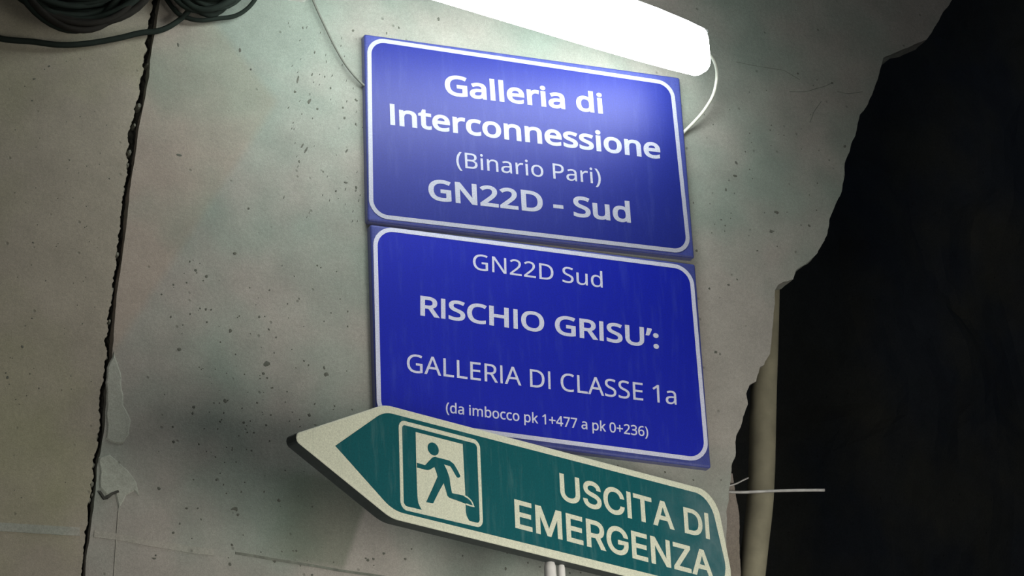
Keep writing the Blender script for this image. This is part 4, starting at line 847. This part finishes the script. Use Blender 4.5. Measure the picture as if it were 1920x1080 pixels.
blue_sign('lower blue sign behind the arrow sign reading RISCHIO GRISU and galleria di classe 1a',
    [(694, 420), (1304, 495), (1334, 878), (706, 800)], [(703, 427), (1295, 503), (1326, 864), (711, 784)],
    [('GN22D Sud', (887, 505), (1130, 539.5), .0300, .002, 'lettering'),
     ('RISCHIO GRISU’:', (788, 591.5), (1235.5, 654), .0370, .020, 'bold_lettering'),
     ('GALLERIA DI CLASSE 1a', (763, 697), (1268.5, 759), .0330, .003, 'lettering'),
     ('(da imbocco pk 1+477 a pk 0+236)', (836, 773.5), (1215.5, 819), .0185, .010, 'small_lettering')], .034, M['blue'], M['white_blue'])

# ---------------------------------------------------------------- green emergency exit arrow, swung out from the wall at its tip
PHI = math.radians(22.5)
AP = Plane(at(1366, 1000, .045), (math.cos(PHI), math.sin(PHI), 0), (0, 0, 1))
arrow = root('exit_sign', at(1366, 1000), 'green and cream arrow-shaped sign reading USCITA DI EMERGENZA with running figure', 'sign')
outl = [(543, 816), (722, 757.5), (1343, 922), (1384, 1132), (735, 972)]
AO = rounded([AP.ab(*p) for p in outl], [.010, .07, .055, .055, .075], 8)
pan('sign_panel', AP, AO, .024, .003, M['white_green'], arrow, M['sign_rim'])
# thin dark seam just inside the rim
AF = Plane(AP.p3((0, 0), .0005), AP.u, AP.v)
gf = [(628.6, 836), (720, 772), (1330, 930.5), (1373, 1114), (737, 957.5)]
GO = rounded([AP.ab(*p) for p in gf], [0, .055, .048, .048, .075], 8)
prism('green_field', AP, GO, -.0004, .0006, M['green'], arrow)
q = lambda x, y: AF.ab(720 + x / 4.909, 780 + y / 4.909)
fr = rounded([q(147, 55), q(866, 243), q(895, 1012), q(165, 842)], .010, 5)
stroke('pictogram_frame', AF, fr, .0068, 0, .0007, M['white_green'], arrow, True)
door = prism('door_pictogram', AF, [q(*p) for p in ((290, 148), (722, 260), (745, 700), (750, 880), (757, 915), (770, 945), (800, 990), (345, 862), (330, 835), (314, 800), (306, 740), (300, 600), (295, 430))], 0, .0006, M['white_green'], arrow)
AG = Plane(AF.p3((0, 0), .0007), AP.u, AP.v)
hd = AG.ab(720 + 452 / 4.909, 780 + 304 / 4.909)
prism('figure_head', AG, [hd + Vector((math.cos(a) * .0118, math.sin(a) * .0105)) for a in [2 * math.pi * k / 24 for k in range(24)]], 0, .0005, M['green'], arrow)
body = [(300, 432), (375, 455), (440, 385), (465, 378), (545, 398), (600, 413), (640, 445), (672, 500), (699, 555), (692, 566), (678, 571), (665, 562), (612, 470), (600, 462), (548, 447), (575, 500), (600, 575), (607, 640), (622, 712), (720, 732), (768, 756), (800, 790), (818, 832),
        (755, 812), (700, 790), (600, 755), (580, 735), (568, 690), (546, 618), (500, 700), (448, 805), (384, 795), (420, 720), (490, 560), (480, 520), (460, 470), (420, 495), (395, 500), (300, 476)]
prism('running_figure', AG, [q(*p) for p in body], 0, .0005, M['green'], arrow)
AH = Plane(AG.p3((0, 0), .0004), AP.u, AP.v)
stroke('foot_outline', AH, smooth_path([q(735, 736), q(772, 758), q(802, 792), q(820, 833)], 4) + [q(785, 826), q(748, 812)], .0026, 0, .0004, M['white_green'], arrow)
lettering('lettering', 'USCITA DI', 'I', AF, (1051, 937.5), (1331, 1011.5), .0465, M['white_green'], arrow, .016)
lettering('lettering', 'EMERGENZA', 'I', AF, (966, 989.5), (1338, 1086), .0480, M['white_green'], arrow, .016)
# back stiffeners and the clamps that carry it on two short posts fixed to the lining
for (x, y, rise) in ((1000, 925, .06), (1290, 1010, 0)):
    c = AP.ab(x, y); w = .012
    base = AP.p3(c, -.024); vs = []
    for dz in (-.02, .03):
        for dx in (-w, w):
            vs += [base + AP.u * dx + AP.v * dz, Vector(((base + AP.u * dx).x, .004, (base + AP.v * dz).z + rise))]
    mesh('wall_bracket', vs, [[0, 2, 3, 1], [4, 5, 7, 6], [0, 1, 5, 4], [2, 6, 7, 3], [0, 4, 6, 2], [1, 3, 7, 5]], M['sign_back'], arrow)
for (x, y, r) in ((1031, 1064, .0100), (1052, 1067, .0066)):
    pl = Plane(AP.p3((0, 0), -.022), AP.u, AP.v); c = pl.at(x, y)
    tube('clamp_rod', [c + Vector((0, 0, z)) for z in (.012, .008, 0, -.03, -.09)], lambda t, r=r: r * (.35 if t == 0 else .8 if t < .3 else 1), M['white_plastic'], arrow, 12)

# ---------------------------------------------------------------- lamp
LPH = math.radians(14.0); LD = Vector((-math.cos(LPH), -math.sin(LPH), 0)); LN = Vector((math.sin(LPH), -math.cos(LPH), 0))
LE = at(1315, 100, .145)
lamp = root('batten_lamp', LE, 'glowing white tubular batten lamp above the upper blue sign', 'lamp')
def section(w, h, r):                                        # rounded section: a = outwards (LN), b = up
    return rounded([(-w / 2, -h / 2), (w / 2, -h / 2), (w / 2, h / 2), (-w / 2, h / 2)], r, 4)
secs = [(-.004, .030, .050), (.000, .046, .074), (.008, .056, .086), (.05, .062, .092), (.12, .066, .099), (.22, .068, .104), (.85, .068, .104), (.86, .06, .08)]
vs = []; fs = []; ns = 0
for (t, w, h) in secs:
    sc = section(w, h, min(w, h) * .33); ns = len(sc); up = .0 if t < .2 else .0
    for p in sc: vs.append(LE + LD * t + LN * p[0] + Vector((0, 0, p[1] + (h - .083) * .32)))
for i in range(len(secs) - 1):
    for k in range(ns): fs.append([i * ns + k, i * ns + (k + 1) % ns, (i + 1) * ns + (k + 1) % ns, (i + 1) * ns + k])
fs += [list(range(ns)), list(range((len(secs) - 1) * ns, len(secs) * ns))]
mesh('diffuser', vs, fs, M['diffuser'], lamp, True)
# grey tray on top whose lip on the wall side cuts the light off at lamp height
vs = []
for t in (-.010, .865):
    for (a_, b_) in ((.012, .040), (.012, .046), (-.066, .046), (-.068, .040), (-.066, .034), (-.050, .039)):
        vs.append(LE + LD * t + LN * a_ + Vector((0, 0, b_)))
fs = [[i, (i + 1) % 6, 6 + (i + 1) % 6, 6 + i] for i in range(6)] + [[0, 1, 2, 5], [2, 3, 4, 5], [6, 11, 8, 7], [8, 11, 10, 9]]
mesh('housing', vs, fs, M['housing'], lamp)
for t in (.22, .7):
    p = LE + LD * t + Vector((0, 0, .062)); vs = []
    for dx in (-.012, .012):
        for z in (-.004, .004): vs += [p + Vector((dx, 0, z)), Vector((p.x + dx, .002, p.z + z + .30))]
    mesh('wall_bracket', vs, [[0, 2, 3, 1], [4, 5, 7, 6], [0, 1, 5, 4], [2, 6, 7, 3], [0, 4, 6, 2], [1, 3, 7, 5]], M['housing'], lamp)

# ---------------------------------------------------------------- cables
def cable(name, pts, d, r, mat, label, cat='cable', group=None, parent=None, sub=8):
    path = smooth_path([at(x, y, dd) for x, y, dd in [(p[0], p[1], p[2] if len(p) > 2 else d) for p in pts]], sub)
    return tag(tube(name, path, r, mat, parent, 10), label, cat, group)
cable('feed_cable', [(556, -80), (572, -36), (587, 0), (598, 25), (613, 57), (629, 89), (646, 118), (661, 138), (677, 155), (700, 176)], .010, .0021, M['cable_grey'],
      'thin grey cable hanging down the wall to the left edge of the upper blue sign')
cable('lamp_cable', [(1306, 92, .12), (1329, 101, .10), (1341, 120, .07), (1344, 145, .04), (1337, 178, .03), (1320, 207, .020), (1302, 228, .012), (1284, 246, .006), (1268, 262, .004)], .03, .0030, M['cable_white'],
      'white cable curling from the right end of the lamp behind the upper blue sign')
tag(prism('junction_box', WALL, rounded([WALL.ab(520, -60), WALL.ab(578, -52), WALL.ab(573, 5), WALL.ab(537, 0)], .006, 3), .0, .03, M['white_plastic']),
    'white plastic box cut by the top edge of the picture left of the lamp', 'box')
# tangled hank of site cable hung at the joint, every turn its own part
def hank(name, label, cx, cy_, rx, ry, turns, rr, seed, mats, extra=(), eymin=.86, d0=0, t=None):
    rd = random.Random(seed); t = t or root(name, at(cx, cy_), label, 'cable')
    for k in range(turns):
        ex = rx * rd.uniform(.72, 1.03); ey = ry * rd.uniform(eymin, 1.02); ox = rd.uniform(-14, 14); oy = rd.uniform(-10, 6); dep = d0 + rd.uniform(.014, .085); ph = rd.uniform(0, 6)
        path = []
        for i in range(49):
            a = 2 * math.pi * i / 48
            path.append(at(cx + ox + ex * math.cos(a) + 5 * math.sin(3 * a + ph), cy_ + oy + ey * math.sin(a) + 4 * math.cos(2 * a + ph), dep + .01 * math.sin(a * 2 + ph)))
        tube('cable_turn', path, rr * rd.uniform(.75, 1.25), mats[k % len(mats)], t, 8)
    for pts in extra:
        tube('cable_turn', smooth_path([at(x, y, .02) for x, y in pts], 8), rr * .8, mats[0], t, 8)
    return t
coil = hank('cable_coil', 'dark tangled coil of cable hanging across the wall joint at the top left', 150, -110, 150, 160, 40, .0065, 4, [M['cable_dark'], M['cable_brown']],
     [[(-60, 50), (0, 72), (60, 78), (110, 84), (160, 82), (220, 72), (262, 62), (300, 57), (330, 42), (356, 16), (370, -30)]], .66)
hank('cable_coil', '', 392, -140, 98, 168, 13, .0050, 9, [M['cable_dark']],
     [[(300, -20), (330, 22), (356, 35), (380, 38), (405, 35), (440, 30), (466, 14), (486, -12)]], d0=.01, t=coil)

# ---------------------------------------------------------------- pipe and rod at the broken edge
pp = [(1437, 380), (1438, 470), (1437, 560), (1435, 640), (1432, 720), (1430, 800), (1428, 880), (1424, 950), (1416, 1020), (1408, 1090), (1396, 1180), (1380, 1280)]
tag(tube('conduit_pipe', smooth_path([at(x, y, -.085) for x, y in pp] + [at(1380, 1280, -.085) + Vector((-.05, 0, -.8)), Vector((at(1380, 1280, -.085).x - .08, .085, .0))], 5), .0245, M['pipe'], None, 24), 'upright cream conduit pipe behind the broken concrete edge', 'pipe')
tag(tube('steel_rod', smooth_path([at(1340, 921, -.03), at(1390, 923, -.02), at(1440, 921, -.012), at(1490, 919.5, .0), at(1546, 919, .01)], 4), .0027, M['rod'], None, 8), 'thin bare steel rod sticking out sideways past the cream pipe', 'rod')
tag(tube('tie_wire', smooth_path([at(1366, 911, -.025), at(1380, 907, -.025), at(1392, 901, -.025), at(1403, 896, -.03)], 4), .0016, M['rod'], None, 6), 'short bent tie wire just above the steel rod at the concrete edge', 'wire')
